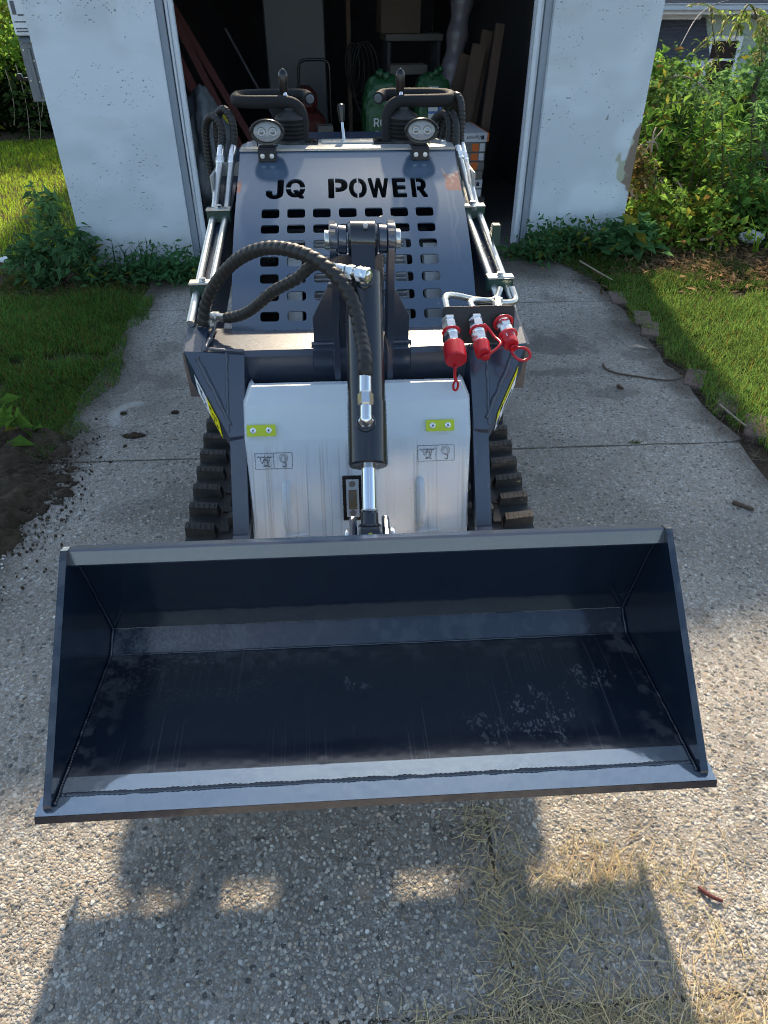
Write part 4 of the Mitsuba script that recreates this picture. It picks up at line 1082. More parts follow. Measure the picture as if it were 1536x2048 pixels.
put('utility_wire', tube(path([(6.6, HY - 2.2, .55), (7.0, HY - 1.6, .88), (7.6, HY - .9, 1.14), (9, HY - .9, 1.35)], 24), .008, 6), 'grey_plastic', True, label='thin overhead wire sloping past the neighbouring roof', cat='wire')

# ------------------------------------------------------------------ ground
def ground_z(x, y):
    s = np.clip((y - 7) / 8, 0, 1); s = s * s * (3 - 2 * s); t = np.clip((x - 2.4) / 2.5, 0, 1)
    return -.035 - 2.1 * s * t


gx_ = np.r_[np.linspace(-150, -6, 14), np.linspace(-5, 5, 81), np.linspace(6, 150, 14)]
gy_ = np.r_[np.linspace(-150, -3, 14), np.linspace(-2, 9, 89), np.linspace(9.5, 30, 20), np.linspace(36, 200, 10)]
gX, gY = np.meshgrid(gx_, gy_)
gZ = ground_z(gX, gY) + .03 * (meshkit.fbm(np.stack([gX * 1.3, gY * 1.3, gX * 0], -1), 4, 2) - .5) * ((gX < -1.3) | (gX > 1.75) | (gY > 4.7))
gv = np.stack([gX, gY, gZ], -1).reshape(-1, 3); ny_, nx_ = gX.shape
gi, gj = np.meshgrid(np.arange(ny_ - 1), np.arange(nx_ - 1), indexing='ij'); a_ = gi * nx_ + gj
gf = np.concatenate([np.stack([a_, a_ + 1, a_ + nx_ + 1], -1).reshape(-1, 3), np.stack([a_, a_ + nx_ + 1, a_ + nx_], -1).reshape(-1, 3)])
put('ground', (gv, gf), 'soil', True, kind='structure', label='bare brown earth around the driveway')
labels['driveway'] = {'label': 'worn exposed-aggregate concrete driveway with dark joints', 'kind': 'structure'}


def slab(x0, x1, y0, y1, seed):
    g = np.random.default_rng(seed)
    n = 40
    def edge(p, q, amp):
        t = np.linspace(0, 1, n)[:-1]; pts = np.outer(1 - t, p) + np.outer(t, q)
        return pts + amp * (meshkit.noise(np.stack([pts[:, 0] * 9 + seed, pts[:, 1] * 9, t * 0], 1))[:, None] - .5) * np.array([1, 1])
    pl = Polygon(np.vstack([edge((x0, y0), (x1, y0), .008), edge((x1, y0), (x1, y1), .05 if x1 > 1 else .006), edge((x1, y1), (x0, y1), .008), edge((x0, y1), (x0, y0), .05 if x0 < -1 else .006)]))
    m = trimesh.creation.extrude_polygon(pl.buffer(-.0014, join_style=2), .10, engine='earcut'); m.apply_translation([0, 0, -.10]); return m


for i, (x0, x1, y0, y1) in enumerate([(-1.16, .268, .472, 2.352), (.274, 1.56, .476, 2.352), (-1.16, .268, 2.360, 3.938), (.274, 1.56, 2.360, 3.938), (-1.16, .268, 3.946, 4.95), (.274, 1.56, 3.946, 5.05), (-1.6, .268, -3.0, .466), (.274, 1.9, -3.0, .470)]):
    put('slab', slab(x0, x1, y0, y1, i), 'concrete', parent='driveway')
put('joint_fill', bx(-1.1, 1.5, -2.9, 4.6, -.06, -.0015), 'joint_soil', parent='driveway')

# loose and exposed stones near the viewer
NP = 88000
px = rng.uniform(-1.12, 1.5, NP * 2); py = .36 + 2.0 * rng.random(NP * 2) ** 1.7
keep = (rng.random(NP * 2) < np.where(py < 1.0, 1, np.clip(1.45 - .45 * py, .2, 1))) & ~((np.abs(px - .04) < .40) & (py > 1.0) & (py < 2.2))
px, py = px[keep][:NP], py[keep][:NP]; NP = len(px)
ico = trimesh.creation.icosphere(subdivisions=0); iv, if_ = np.array(ico.vertices), np.array(ico.faces)
iv = iv * (1 + .25 * (rng.random((len(iv), 1)) - .5))
rad_ = .0011 + .0044 * rng.random(NP) ** 2.6 + .0022 * (rng.random(NP) < .02)
sc_ = np.stack([rad_ * rng.uniform(.8, 1.35, NP), rad_ * rng.uniform(.7, 1.1, NP), rad_ * rng.uniform(.45, .75, NP)], 1)
an_ = rng.uniform(0, 2 * PI, NP); ca, sa = np.cos(an_), np.sin(an_)
q_ = iv[None] * sc_[:, None]
tl = rng.normal(0, .22, (NP, 2))
qx = q_[..., 0] * ca[:, None] - q_[..., 1] * sa[:, None]; qy = q_[..., 0] * sa[:, None] + q_[..., 1] * ca[:, None]
qz = q_[..., 2] + q_[..., 0] * tl[:, :1] + q_[..., 1] * tl[:, 1:]
pv = np.stack([qx + px[:, None], qy + py[:, None], qz + rad_[:, None] * .02], -1).reshape(-1, 3)
pf = (if_[None] + (np.arange(NP) * len(iv))[:, None, None]).reshape(-1, 3)
tone = rng.random(NP); tan = rng.random(NP) < .2
pc_ = np.where(tan[:, None], np.array([.42, .35, .27]) * (.6 + .6 * tone[:, None]), np.array([.42, .39, .34]) * (.45 + .75 * tone[:, None] ** 1.5))
pc_[rng.random(NP) < .03] = (.60, .57, .51)
pc_ = pc_ * (.62 + .76 * meshkit.fbm(np.stack([px * 3.1, py * 3.1, px * 0], 1), 4, 6)[:, None]) * (1 + .25 * (meshkit.noise(np.stack([px * 25, py * 25, px * 0 + 2], 1))[:, None] - .5))
put('aggregate', (pv, pf), 'stone', False, color=np.repeat(pc_, len(iv), 0), parent='driveway', kind='stuff', label='small grey and tan stones showing in the concrete')
# ------------------------------------------------------------------ vegetation
def unit(v): return v / (np.linalg.norm(v, axis=-1, keepdims=True) + 1e-12)


def leaf_mesh(c, d, nrm, l, w, col, curl=.15):
    """folded pointed leaves: base c, direction d, upper side nrm"""
    c, d, nrm = np.asarray(c), unit(np.asarray(d)), np.asarray(nrm)
    s = unit(np.cross(d, nrm)); u = np.cross(s, d); l = np.asarray(l)[:, None]; w = np.asarray(w)[:, None]
    v = np.stack([c, c + d * l * .42 - s * w * .5 + u * w * .16, c + d * l * .5, c + d * l * .42 + s * w * .5 + u * w * .16, c + d * l - u * l * curl], 1)
    f = np.array([[0, 1, 2], [0, 2, 3], [1, 4, 2], [2, 4, 3]])
    n = len(c)
    F = (f[None] + (np.arange(n) * 5)[:, None, None]).reshape(-1, 3)
    return v.reshape(-1, 3), F, np.repeat(col, 5, 0)


def blades(c, lean, l, w, col):
    """grass blades: base c, tip displacement lean (n,3)"""
    n = len(c); l = np.asarray(l)[:, None]; w = np.asarray(w)[:, None]
    a = rng.uniform(0, 2 * PI, n); s = np.stack([np.cos(a), np.sin(a), a * 0], 1)
    up = np.array([0, 0, 1.0])
    m = c + up * l * .55 + lean * l * .3; t = c + up * l * (1 - .45 * np.linalg.norm(lean, axis=1, keepdims=True) ** 2).clip(.25) + lean * l
    v = np.stack([c - s * w * .5, c + s * w * .5, m - s * w * .42, m + s * w * .42, t], 1)
    f = np.array([[0, 1, 3], [0, 3, 2], [2, 3, 4]])
    return v.reshape(-1, 3), (f[None] + (np.arange(n) * 5)[:, None, None]).reshape(-1, 3), np.repeat(col, 5, 0)


def join(parts):
    V, F, Cc = [], [], []; n = 0
    for v, f, c in parts: V.append(v); F.append(f + n); Cc.append(c); n += len(v)
    return np.vstack(V), np.vstack(F), np.vstack(Cc)


GREENS = np.array([(.045, .105, .022), (.06, .13, .025), (.085, .16, .03), (.035, .075, .022), (.11, .17, .035)])
def tint(n, base, var=.35, yellow=0.0, brown=0.0):
    c = np.asarray(base)[None] * (1 + var * (rng.random((n, 1)) * 2 - 1))
    y = rng.random(n) < yellow; c[y] = np.array([.24, .24, .04]) * rng.uniform(.6, 1.2, (y.sum(), 1))
    b = rng.random(n) < brown; c[b] = np.array([.25, .15, .06]) * rng.uniform(.5, 1.2, (b.sum(), 1))
    return c


def grass(name, x0, x1, y0, y1, n, l, w, base, inside_fn, label, yellow=.04, brown=.05, lean=.7):
    x, y = rng.uniform(x0, x1, n * 3), rng.uniform(y0, y1, n * 3)
    ok = inside_fn(x, y); x, y = x[ok][:n], y[ok][:n]; n = len(x)
    cl = meshkit.fbm(np.stack([x * 4, y * 4, x * 0], 1), 3, 8)
    z = ground_z(x, y) + .012
    L = l * (.55 + .9 * cl) * rng.uniform(.6, 1.25, n)
    ln = rng.normal(0, lean * .5, (n, 3)); ln[:, 2] = 0
    big = meshkit.fbm(np.stack([x * 6, y * 6, x * 0 + 4], 1), 2, 9)[:, None]
    ln[:, :2] += (big - .5) * 1.0
    col = tint(n, base, .35, yellow, brown) * (.7 + .6 * meshkit.fbm(np.stack([x * 2, y * 2, x * 0 + 1], 1), 3, 4)[:, None])
    v, f, c = blades(np.stack([x, y, z], 1), ln, L, w * rng.uniform(.6, 1.3, n), col)
    return put(name, (v, f), 'leaf', False, color=c, kind='stuff', label=label, cat='grass')


nz = lambda x, y, k, s: meshkit.fbm(np.stack([x * k, y * k, x * 0 + s], 1), 3, int(s))
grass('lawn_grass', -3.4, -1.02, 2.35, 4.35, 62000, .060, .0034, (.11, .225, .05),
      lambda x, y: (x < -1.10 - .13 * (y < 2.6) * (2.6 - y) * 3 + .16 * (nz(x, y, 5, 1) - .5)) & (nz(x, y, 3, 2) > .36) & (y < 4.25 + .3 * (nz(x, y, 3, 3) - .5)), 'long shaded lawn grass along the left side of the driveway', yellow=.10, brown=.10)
grass('lawn_grass', -6.5, -1.66, 4.95, 9.6, 60000, .05, .0055, (.36, .52, .05),  # blade colour raised well above the other lawns for the sunlit look
      lambda x, y: (x < -1.72), 'lawn grass with sunlight in its colour left of the garage', yellow=.25, brown=.03)
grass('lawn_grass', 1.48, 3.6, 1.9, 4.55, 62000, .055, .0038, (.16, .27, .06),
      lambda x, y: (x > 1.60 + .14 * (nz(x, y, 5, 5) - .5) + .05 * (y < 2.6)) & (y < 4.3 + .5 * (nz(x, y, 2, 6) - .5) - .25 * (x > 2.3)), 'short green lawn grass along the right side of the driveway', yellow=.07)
grass('fringe_grass', -2.6, -.55, 4.2, 4.72, 5000, .05, .004, (.08, .15, .035), lambda x, y: (nz(x, y, 4, 9) > .54), 'sparse grass tufts on the bare earth before the left pier', brown=.25)
grass('fringe_grass', 1.0, 2.6, 4.1, 5.0, 13000, .06, .004, (.08, .16, .035), lambda x, y: (x > 1.62 - .35 * (y - 4.1)) & (nz(x, y, 4, 19) > .35), 'ragged grass before the right pier', brown=.12)


def plant_leaves(centers, n, spread, l, w, base, yellow=.05, brown=.0, up=.5, var=.4):
    k = rng.integers(0, len(centers), n)
    c = centers[k] + rng.normal(0, 1, (n, 3)) * spread
    d = rng.normal(0, 1, (n, 3)); d[:, 2] = d[:, 2] * .5 - .15
    nn = rng.normal(0, .6, (n, 3)); nn[:, 2] += up + .4
    L = l * rng.uniform(.55, 1.3, n)
    return leaf_mesh(c, d, nn, L, w / l * L, tint(n, base, var, yellow, brown))


def shrub(name, label, cat, base_p, size, n, l, w, col, seed, stems=7, yellow=.05, brown=.0, group=None, clump=.09, offset=(0, 0, 0), stem_r=.008, nclump=None, low=.1, stem_mat='bark', center=None):
    """stems from the base to clumps spread over an uneven ellipsoid; leaves round the clumps"""
    g = np.random.default_rng(seed)
    th = thing(name, label, cat, group)
    b = np.array(base_p, float); size = np.array(size, float); o = b + np.array([0, 0, size[2] * .5]) + offset if center is None else np.array(center, float)
    nc = nclump or max(20, n // 45)
    u = unit(g.normal(0, 1, (nc, 3))); r = g.random((nc, 1)) ** .45
    r *= .75 + .5 * meshkit.noise(u * 2.1 + seed)[:, None]
    cs = o + u * r * size * .5
    cs = cs[cs[:, 2] > b[2] + .03]
    st = []
    for i in range(stems):
        e = cs[g.integers(len(cs))]; m = b + (e - b) * .5 + g.normal(0, .06, 3) * size
        st.append(tube(path([b + g.normal(0, .03, 3) * [1, 1, 0], m, e], 14), np.linspace(stem_r, stem_r * .3, 14), 6))
    put('stem', cat_(*st), stem_mat, True, parent=th)
    v, f, c = plant_leaves(cs, n, clump, l, w, col, yellow, brown)
    put('foliage', (v, f), 'leaf', False, color=c, parent=th)
    return th


# hedge behind the lawn on the left, with vines hanging from it
hd = thing('hedge', 'tall overgrown hedge with a dark hollow underneath behind the left lawn', 'hedge')
nb = 9000
hx = rng.uniform(-7.2, -2.6, nb); hz_ = .62 + 1.0 * rng.random(nb) ** 1.1
hyy = 9.9 + .5 * meshkit.fbm(np.stack([hx * 1.3, hz_ * 1.3, hx * 0], 1), 3, 3) - .3 * (hz_ - .8) + rng.normal(0, .10, nb) + rng.random(nb) * .25
cs = np.stack([hx, hyy, hz_ + .12 * (meshkit.noise(np.stack([hx * 2, hx * 0, hx * 0], 1)) - .5)], 1)
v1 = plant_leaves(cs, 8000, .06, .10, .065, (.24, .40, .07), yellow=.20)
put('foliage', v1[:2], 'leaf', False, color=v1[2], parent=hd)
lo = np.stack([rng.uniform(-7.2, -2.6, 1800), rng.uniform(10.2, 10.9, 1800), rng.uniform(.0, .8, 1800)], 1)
v2 = plant_leaves(lo, 7000, .08, .11, .07, (.020, .040, .014), yellow=0)  # low leaves coloured near black for the shade under the hedge
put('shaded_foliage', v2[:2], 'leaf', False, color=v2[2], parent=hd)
vs, vl = [], []
for i, (x, y, zt, zb) in enumerate([(-3.60, 9.6, .75, -.0), (-3.45, 9.55, .72, .02), (-3.75, 9.65, .7, .15), (-3.36, 9.5, .66, .25), (-4.0, 9.65, .75, .1)]):
    p = path([(x, y + .1, zt), (x + .04, y, (zt + zb) / 2), (x - .03, y, zb)], 16); vs.append(tube(p, .005, 6)); vl.append(p)
put('hanging_vine', cat_(*vs), 'pale_stem', True, parent=hd)
v3 = plant_leaves(np.vstack(vl), 240, .05, .09, .05, (.06, .10, .035), up=.1)
put('vine_leaves', v3[:2], 'leaf', False, color=v3[2], parent=hd)
put('trunk', cat_(*[tube(path([(x, 10.4, -.05), (x + .1, 10.4, .6), (x - .1, 10.3, 1.4)], 10), .05, 8) for x in (-6.6, -5.6, -4.5, -3.2)]), 'bark', True, parent=hd)
fn = thing('board_fence', 'added dark board fence blocking the sky behind the left hedge', 'fence')  # fence added to block sky showing through the hedge leaves
b0 = None
for i in range(42):
    x = -8.4 + .155 * i
    if b0 is None: b0 = put('board', bx(-.074, .074, -.012, .012, 0, 1.15, .004), 'garage_dark', parent=fn); scene[b0]['to_world'] = T().translate([x, 11.4, -.03])
    else: again('board', b0, parent=fn, to_world=T().translate([x, 11.4 + .004 * (i % 3), -.03 - .01 * (i % 4)]))
put('rail', cat_(bx(-8.5, -1.9, 11.42, 11.46, .2, .28), bx(-8.5, -1.9, 11.42, 11.46, .9, .98)), 'garage_dark', parent=fn)

# weeds at the foot of the garage
shrub('weed', 'tall spiky weed at the left corner of the garage', 'weed', (-1.818, 4.78, 0.126), (.16, .16, .42), 170, .085, .026, (0.119, 0.231, 0.091), 21, 4, clump=.03, stem_r=.005, nclump=22, stem_mat='twig')
shrub('weed', 'leafy low weed clump below the left corner of the garage', 'weed', (-1.78, 4.55, -.03), (.50, .34, .27), 800, .075, .030, (0.091, 0.189, 0.077), 22, 8, clump=.05, stem_r=.004, stem_mat='twig')
shrub('weed', 'low weed patch in front of the left pier', 'weed', (-1.42, 4.50, -.03), (.50, .28, .14), 620, .055, .026, (0.084, 0.175, 0.070), 23, 6, clump=.05, stem_r=.004, stem_mat='twig')
shrub('weed', 'feathery weed clump near the left door jamb', 'weed', (-1.02, 4.50, -.03), (.44, .34, .19), 1200, .048, .020, (0.077, 0.189, 0.077), 24, 8, clump=.05, stem_r=.004, stem_mat='twig')
gl = blades(np.array([-1.30, 4.63, 0]) + rng.normal(0, .07, (26, 3)) * [1, .5, 0], np.c_[rng.normal(.1, .35, (26, 2)), np.zeros(26)], rng.uniform(.12, .26, 26), np.full(26, .009), tint(26, (.04, .08, .035), .3))
put('grass_tuft', gl[:2], 'leaf', False, color=gl[2], label='coarse dark grass tuft against the left pier', cat='grass')
shrub('weed', 'dense weed clump against the right pier', 'weed', (1.50, 4.80, -.03), (.60, .34, .20), 1400, .052, .024, (0.084, 0.189, 0.070), 25, 8, clump=.05, stem_r=.004, stem_mat='twig')
shrub('weed', 'broad-leaved weed by the outer corner of the right pier', 'weed', (1.88, 4.80, -.03), (.36, .28, .22), 340, .10, .060, (0.098, 0.210, 0.077), 26, 6, clump=.05, stem_r=.004, stem_mat='twig')
shrub('weed', 'small straggling weed beside the right door jamb', 'weed', (1.20, 4.78, -.03), (.28, .22, .11), 420, .045, .022, (0.084, 0.175, 0.063), 27, 5, clump=.04, stem_r=.003, stem_mat='twig')
shrub('weed', 'bright weed on the left soil bank nearest the viewer', 'weed', (-1.33, 2.50, -.02), (0.336, 0.308, 0.168), 60, .085, .05, (0.126, 0.238, 0.042), 28, 4, clump=.03, stem_r=.003, nclump=14, stem_mat='twig')

# bushes right of the garage
SB = 'bushes right of the garage'
shrub('ground_cover', 'low yellow-green ground cover beside the right garage corner', 'ground cover', (2.42, 5.15, -.05), (1.0, .7, .34), 2600, .055, .038, (0.224, 0.368, 0.064), 31, 8, yellow=.25, brown=.06, clump=.06, stem_mat='twig')
shrub('ground_cover', 'darker ground cover lying further right below the bushes', 'ground cover', (3.15, 5.3, -.05), (1.0, .8, .40), 2600, .06, .040, (0.144, 0.288, 0.064), 32, 8, yellow=.10, clump=.07, stem_mat='twig')
shrub('bush', 'bright green rounded bush in the middle of the right-hand thicket', 'bush', (3.0, 6.2, -.05), (1.05, .85, .78), 2200, .060, .034, (.16, .32, .056), 33, 12, yellow=.14, clump=.06, stem_r=.012, center=(2.888, 6.1, 0.323))
shrub('bush', 'leafy bush with shade in its leaf colour leaning against the right garage wall', 'bush', (2.55, 6.3, -.05), (.78, .75, 1.05), 2000, .065, .030, (0.088, 0.160, 0.048), 34, 12, yellow=.05, brown=.04, clump=.07, stem_r=.010, center=(2.537, 6.3, 0.512))  # leaf colour lowered to stand for shade inside the thicket
shrub('bush', 'sunlit bush topping the thicket next to the garage wall', 'bush', (2.75, 7.0, -.05), (.60, .6, .50), 1100, .075, .045, (0.176, 0.336, 0.056), 35, 9, yellow=.16, clump=.06, stem_r=.010, center=(2.772, 7, 0.729))
shrub('bush', 'tall grey-green bush at the right edge of the picture', 'bush', (3.9, 6.3, -.1), (.85, .8, 1.30), 2100, .080, .038, (0.136, 0.264, 0.088), 36, 14, yellow=.06, clump=.07, stem_r=.014, center=(3.428, 6.2, 0.53))
shrub('bush', 'shaded low bush below the leaning trunk at right', 'bush', (3.35, 5.7, -.1), (1.0, .7, .55), 1800, .06, .03, (0.112, 0.224, 0.064), 39, 10, yellow=.08, clump=.06, stem_r=.008, center=(3.021, 5.7, 0.018))
shrub('bush', 'far leafy bush below the neighbouring window', 'bush', (4.4, 9.0, -.6), (1.7, 1.0, .55), 2000, .09, .05, (0.160, 0.304, 0.064), 37, 12, yellow=.14, clump=.08, stem_r=.012, center=(4.302, 9, 0.177))
shrub('bush', 'far bush with shade in its leaf colour behind the leaning bush', 'bush', (4.0, 8.0, -.4), (1.9, .9, .9), 2200, .08, .04, (0.080, 0.144, 0.048), 38, 12, yellow=.04, clump=.09, stem_r=.012, center=(3.609, 8, 0.137))  # leaves darkened in colour for the shade behind the front bushes
shrub('bush', 'far bush under the right end of the neighbouring house', 'bush', (6.2, 11.0, -1.0), (2.2, 1.2, .8), 1600, .10, .05, (0.160, 0.288, 0.080), 40, 12, yellow=.08, clump=.10, stem_r=.012, center=(5.907, 11, 0.344))
# small tree with a leaning trunk and feathery yellow-green twigs
tr_ = thing('small_tree', 'young leaning tree with feathery yellow-green leaves at the right edge', 'tree')
tk = path([(3.55, 5.75, -.05), (3.42, 5.85, .25), (3.22, 5.95, .55), (3.30, 6.3, 1.0), (3.45, 6.6, 1.5)], 30)
put('trunk', tube(tk, np.linspace(.034, .010, 30), 10), 'bark', True, parent=tr_)
br_, lf = [], []
g = np.random.default_rng(77)
tips = [(2.932, 6.6, 1.314), (3.131, 6.6, 1.25), (3.104, 6.3, 1.32), (3.174, 6.2, 1.247), (3.102, 6, 1.103)]
for i, t in enumerate(tips):
    s0_ = tk[g.integers(16, 29)]; t = np.array(t)
    p = path([s0_, (s0_ + t) / 2 + g.normal(0, .05, 3), t + [0, 0, .03], t + g.normal(0, .06, 3) + [.0, 0, -.04]], 26)
    br_.append(tube(p, np.linspace(.009, .002, 26), 6))
    pin = [p[14:]]
    for q in range(5):
        a = p[g.integers(13, 25)]; e = a + g.normal(0, 1, 3) * [.10, .06, .05] + [0, 0, -.03]
        sub = path([a, (a + e) / 2 + [0, 0, .02], e], 9); br_.append(tube(sub, .0018, 5)); pin.append(sub)
    for sp in pin:
        k = np.repeat(np.arange(len(sp)), 2); tt = np.gradient(sp, axis=0)[k]; sd = unit(np.cross(tt, [0, 0, 1.0])) * np.where(np.arange(len(k)) % 2, 1, -1)[:, None]
        d = sd + unit(tt) * .45 + g.normal(0, .15, (len(k), 3)); d[:, 2] -= .25
        up_ = np.tile([0, 0, 1.0], (len(k), 1)) + g.normal(0, .35, (len(k), 3))
        ll = g.uniform(.035, .065, len(k))
        cc = np.array([.26, .36, .08]) * g.uniform(.6, 1.3, (len(k), 1)); yy = g.random(len(k)) < .35; cc[yy] = np.array([.48, .42, .20]) * g.uniform(.7, 1.2, (yy.sum(), 1))
        lf.append(leaf_mesh(sp[k], d, up_, ll, ll * .34, cc))
put('branch', cat_(*br_), 'bark', True, parent=tr_)
v = join(lf); put('foliage', v[:2], 'leaf', False, color=v[2], parent=tr_)
g = np.random.default_rng(91)
for lab, b_, t_, n_, ll_, cc_ in [
        ('arching sapling with paired leaves above the dark bush by the garage wall', (2.479, 5.9, 0.346), (2.387, 5.8, 0.845), 34, .085, (.17, .33, .06)),
        ('sapling with pointed sunlit leaves in the middle of the thicket', (2.75, 5.7, 0.133), (2.623, 5.6, 0.75), 36, .080, (.21, .36, .06)),
        ('slender sapling with drooping leaves left of the leaning trunk', (2.837, 5.5, 0.07), (2.721, 5.4, 0.72), 34, .075, (.16, .30, .07)),
        ('tall leafy sapling at the right edge above the straw-coloured litter', (2.963, 5.2, 0.073), (2.763, 5.2, 0.919), 44, .085, (.14, .27, .08)),
        ('low bright sapling over the ground cover near the right corner', (2.341, 5.2, 0.048), (2.293, 5.1, 0.402), 24, .06, (.24, .40, .07))]:
    th = thing('sapling', lab, 'sapling')
    b_, t_ = np.array(b_), np.array(t_); lv_, sv_ = [], []
    for q in range(5):
        e = t_ + g.normal(0, 1, 3) * [.16, .12, .10]; e = b_ + (e - b_) * g.uniform(.65, 1.1)
        p = path([b_ + g.normal(0, .03, 3), (b_ + e) / 2 + g.normal(0, .05, 3), e, e + g.normal(0, .05, 3) + [0, -.02, -.03]], n_)
        sv_.append(tube(p, np.linspace(.006, .0018, n_), 6))
        k = np.repeat(np.arange(5, n_), 2); tt = np.gradient(p, axis=0)[k]
        a_ = g.uniform(0, 2 * PI, len(k)); fu = np.array([frame(x)[1:] for x in tt])
        d = fu[:, 0] * np.cos(a_)[:, None] + fu[:, 1] * np.sin(a_)[:, None] + unit(tt) * .35; d[:, 2] -= .25
        l_ = ll_ * g.uniform(.5, 1.25, len(k))
        lv_.append(leaf_mesh(p[k], d, g.normal(0, .4, (len(k), 3)) + [0, 0, 1], l_, l_ * .42, tint(len(k), cc_, .35, .10)))
    put('stem', cat_(*sv_), 'twig', True, parent=th)
    v = join(lv_); put('foliage', v[:2], 'leaf', False, color=v[2], parent=th)
# dead pale stems in the thicket
dv = thing('dead_vine', 'pale dry vine stems tangled beside the right garage corner', 'vine')
for pts in ([(2.137, 5.5, 0.424), (2.225, 5.5, 0.553), (2.336, 5.6, 0.633)], [(2.085, 5.4, 0.539), (2.164, 5.4, 0.585), (2.286, 5.5, 0.527)], [(2.267, 5.3, 0.362), (2.405, 5.3, 0.245), (2.512, 5.3, 0.141), (2.484, 5.2, 0.063)],
            [(2.19, 5.3, 0.224), (2.345, 5.3, 0.188), (2.464, 5.3, 0.186), (2.502, 5.4, 0.255), (2.443, 5.5, 0.337)], [(2.054, 5.2, 0.272), (2.056, 5.25, 0.326), (2.105, 5.3, 0.364)], [(2.203, 5.4, 0.522), (2.216, 5.45, 0.64), (2.243, 5.5, 0.663)], [(2.601, 6.3, 0.892), (2.698, 6.3, 0.899), (2.784, 6.2, 0.867), (2.859, 6.1, 0.794)], [(2.468, 4.9, 0.059), (2.565, 4.9, 0.091), (2.606, 4.95, 0.1), (2.506, 4.8, 0.021)]):
    put('stem', tube(path(pts, 30), np.linspace(.009, .005, 30), 7), 'pale_stem', True, parent=dv)
bl = plant_leaves(np.array((2.127, 5.3, 0.396)) + rng.normal(0, 1, (60, 3)) * [.04, .04, .08], 300, .03, .05, .025, (.22, .19, .09), yellow=.2, brown=.3)
put('dry_leaves', bl[:2], 'leaf', False, color=bl[2], parent=dv)
# large strap leaves at the right edge and litter
sl_ = blades(np.array([3.05, 4.75, -.03]) + rng.normal(0, .10, (46, 3)) * [1, .7, 0], np.c_[rng.normal(.25, .55, (46, 1)), rng.normal(-.1, .4, (46, 1)), np.zeros(46)], rng.uniform(.16, .34, 46), np.full(46, .022), tint(46, (.26, .40, .05), .3, .2))
put('strap_leaf_plant', sl_[:2], 'leaf', False, color=sl_[2], label='yellow-green strap-leaved plant at the right edge beside the dead leaves', cat='plant')
ln_ = 3600
lx, ly = rng.normal(2.42, .36, ln_), rng.normal(4.50, .20, ln_)
lc = np.stack([lx, ly, ground_z(lx, ly) + .01 + .05 * rng.random(ln_)], 1)
d_ = rng.normal(0, 1, (ln_, 3)); d_[:, 2] *= .35
lm = leaf_mesh(lc, d_, rng.normal(0, .5, (ln_, 3)) + [0, 0, .8], rng.uniform(.03, .08, ln_), rng.uniform(.008, .022, ln_), np.array([.34, .23, .13]) * rng.uniform(.35, 1.15, (ln_, 1)))
put('leaf_litter', lm[:2], 'leaf', False, color=lm[2], kind='stuff', label='drift of dead tan leaves before the bushes at right', cat='leaf litter')
pb = trimesh.creation.icosphere(subdivisions=4); pbv = pb.vertices * [.08, .07, .035]; pbv = pbv + .05 * (meshkit.fbm(pb.vertices * 3.1, 3, 6)[:, None] - .5) * pb.vertices
put('plastic_sheet', trimesh.Trimesh(pbv + [2.86, 4.95, .06], pb.faces, process=False), 'box_white', 25, label='crumpled pale plastic sheet among the ground cover at right', cat='plastic sheet')
put('stone', trimesh.Trimesh(ball((0, 0, 0), 1, 3).vertices * [.05, .03, .022] + [-2.22, 4.93, .0], ball((0, 0, 0), 1, 3).faces, process=False), 'house_white', True, label='pale flat stone at the left edge of the sunlit lawn', cat='stone')

# soil bank and debris on the left, bricks on the right
so_x, so_y = np.meshgrid(np.linspace(-1.9, -.78, 110), np.linspace(1.55, 2.55, 110))
hgt = .060 * meshkit.fbm(np.stack([so_x * 9, so_y * 9, so_x * 0], -1), 4, 5) + .045 * meshkit.fbm(np.stack([so_x * 34, so_y * 34, so_x * 0], -1), 3, 6) - .088 + .085 * np.clip((-.93 - so_x - .25 * np.abs(so_y - 2.12) + .2 * (meshkit.fbm(np.stack([so_x * 5, so_y * 5, so_x * 0 + 3], -1), 3, 7) - .5)) / .25, 0, 1)
si, sj = np.meshgrid(np.arange(109), np.arange(109), indexing='ij'); a_ = si * 110 + sj
sf = np.concatenate([np.stack([a_, a_ + 1, a_ + 111], -1).reshape(-1, 3), np.stack([a_, a_ + 111, a_ + 110], -1).reshape(-1, 3)])
nc_ = 2600
cx_, cy_ = rng.normal(-1.16, .10, nc_), rng.normal(2.12, .20, nc_)
cr = .0012 + .005 * rng.random(nc_) ** 3
cv = iv[None] * cr[:, None, None] * rng.uniform(.7, 1.3, (nc_, 1, 3)) + np.stack([cx_, cy_, .004 + .03 * np.clip((-1.1 - cx_) / .2, 0, 1)], 1)[:, None]
put('soil_crumbs', (cv.reshape(-1, 3), (if_[None] + (np.arange(nc_) * len(iv))[:, None, None]).reshape(-1, 3)), 'soil', False, kind='stuff', label='crumbs of dark soil scattered over the left driveway edge', cat='soil')
put('soil', (np.stack([so_x, so_y, hgt], -1).reshape(-1, 3), sf), 'soil', True, kind='structure', label='dark loose soil spilling over the left driveway edge')
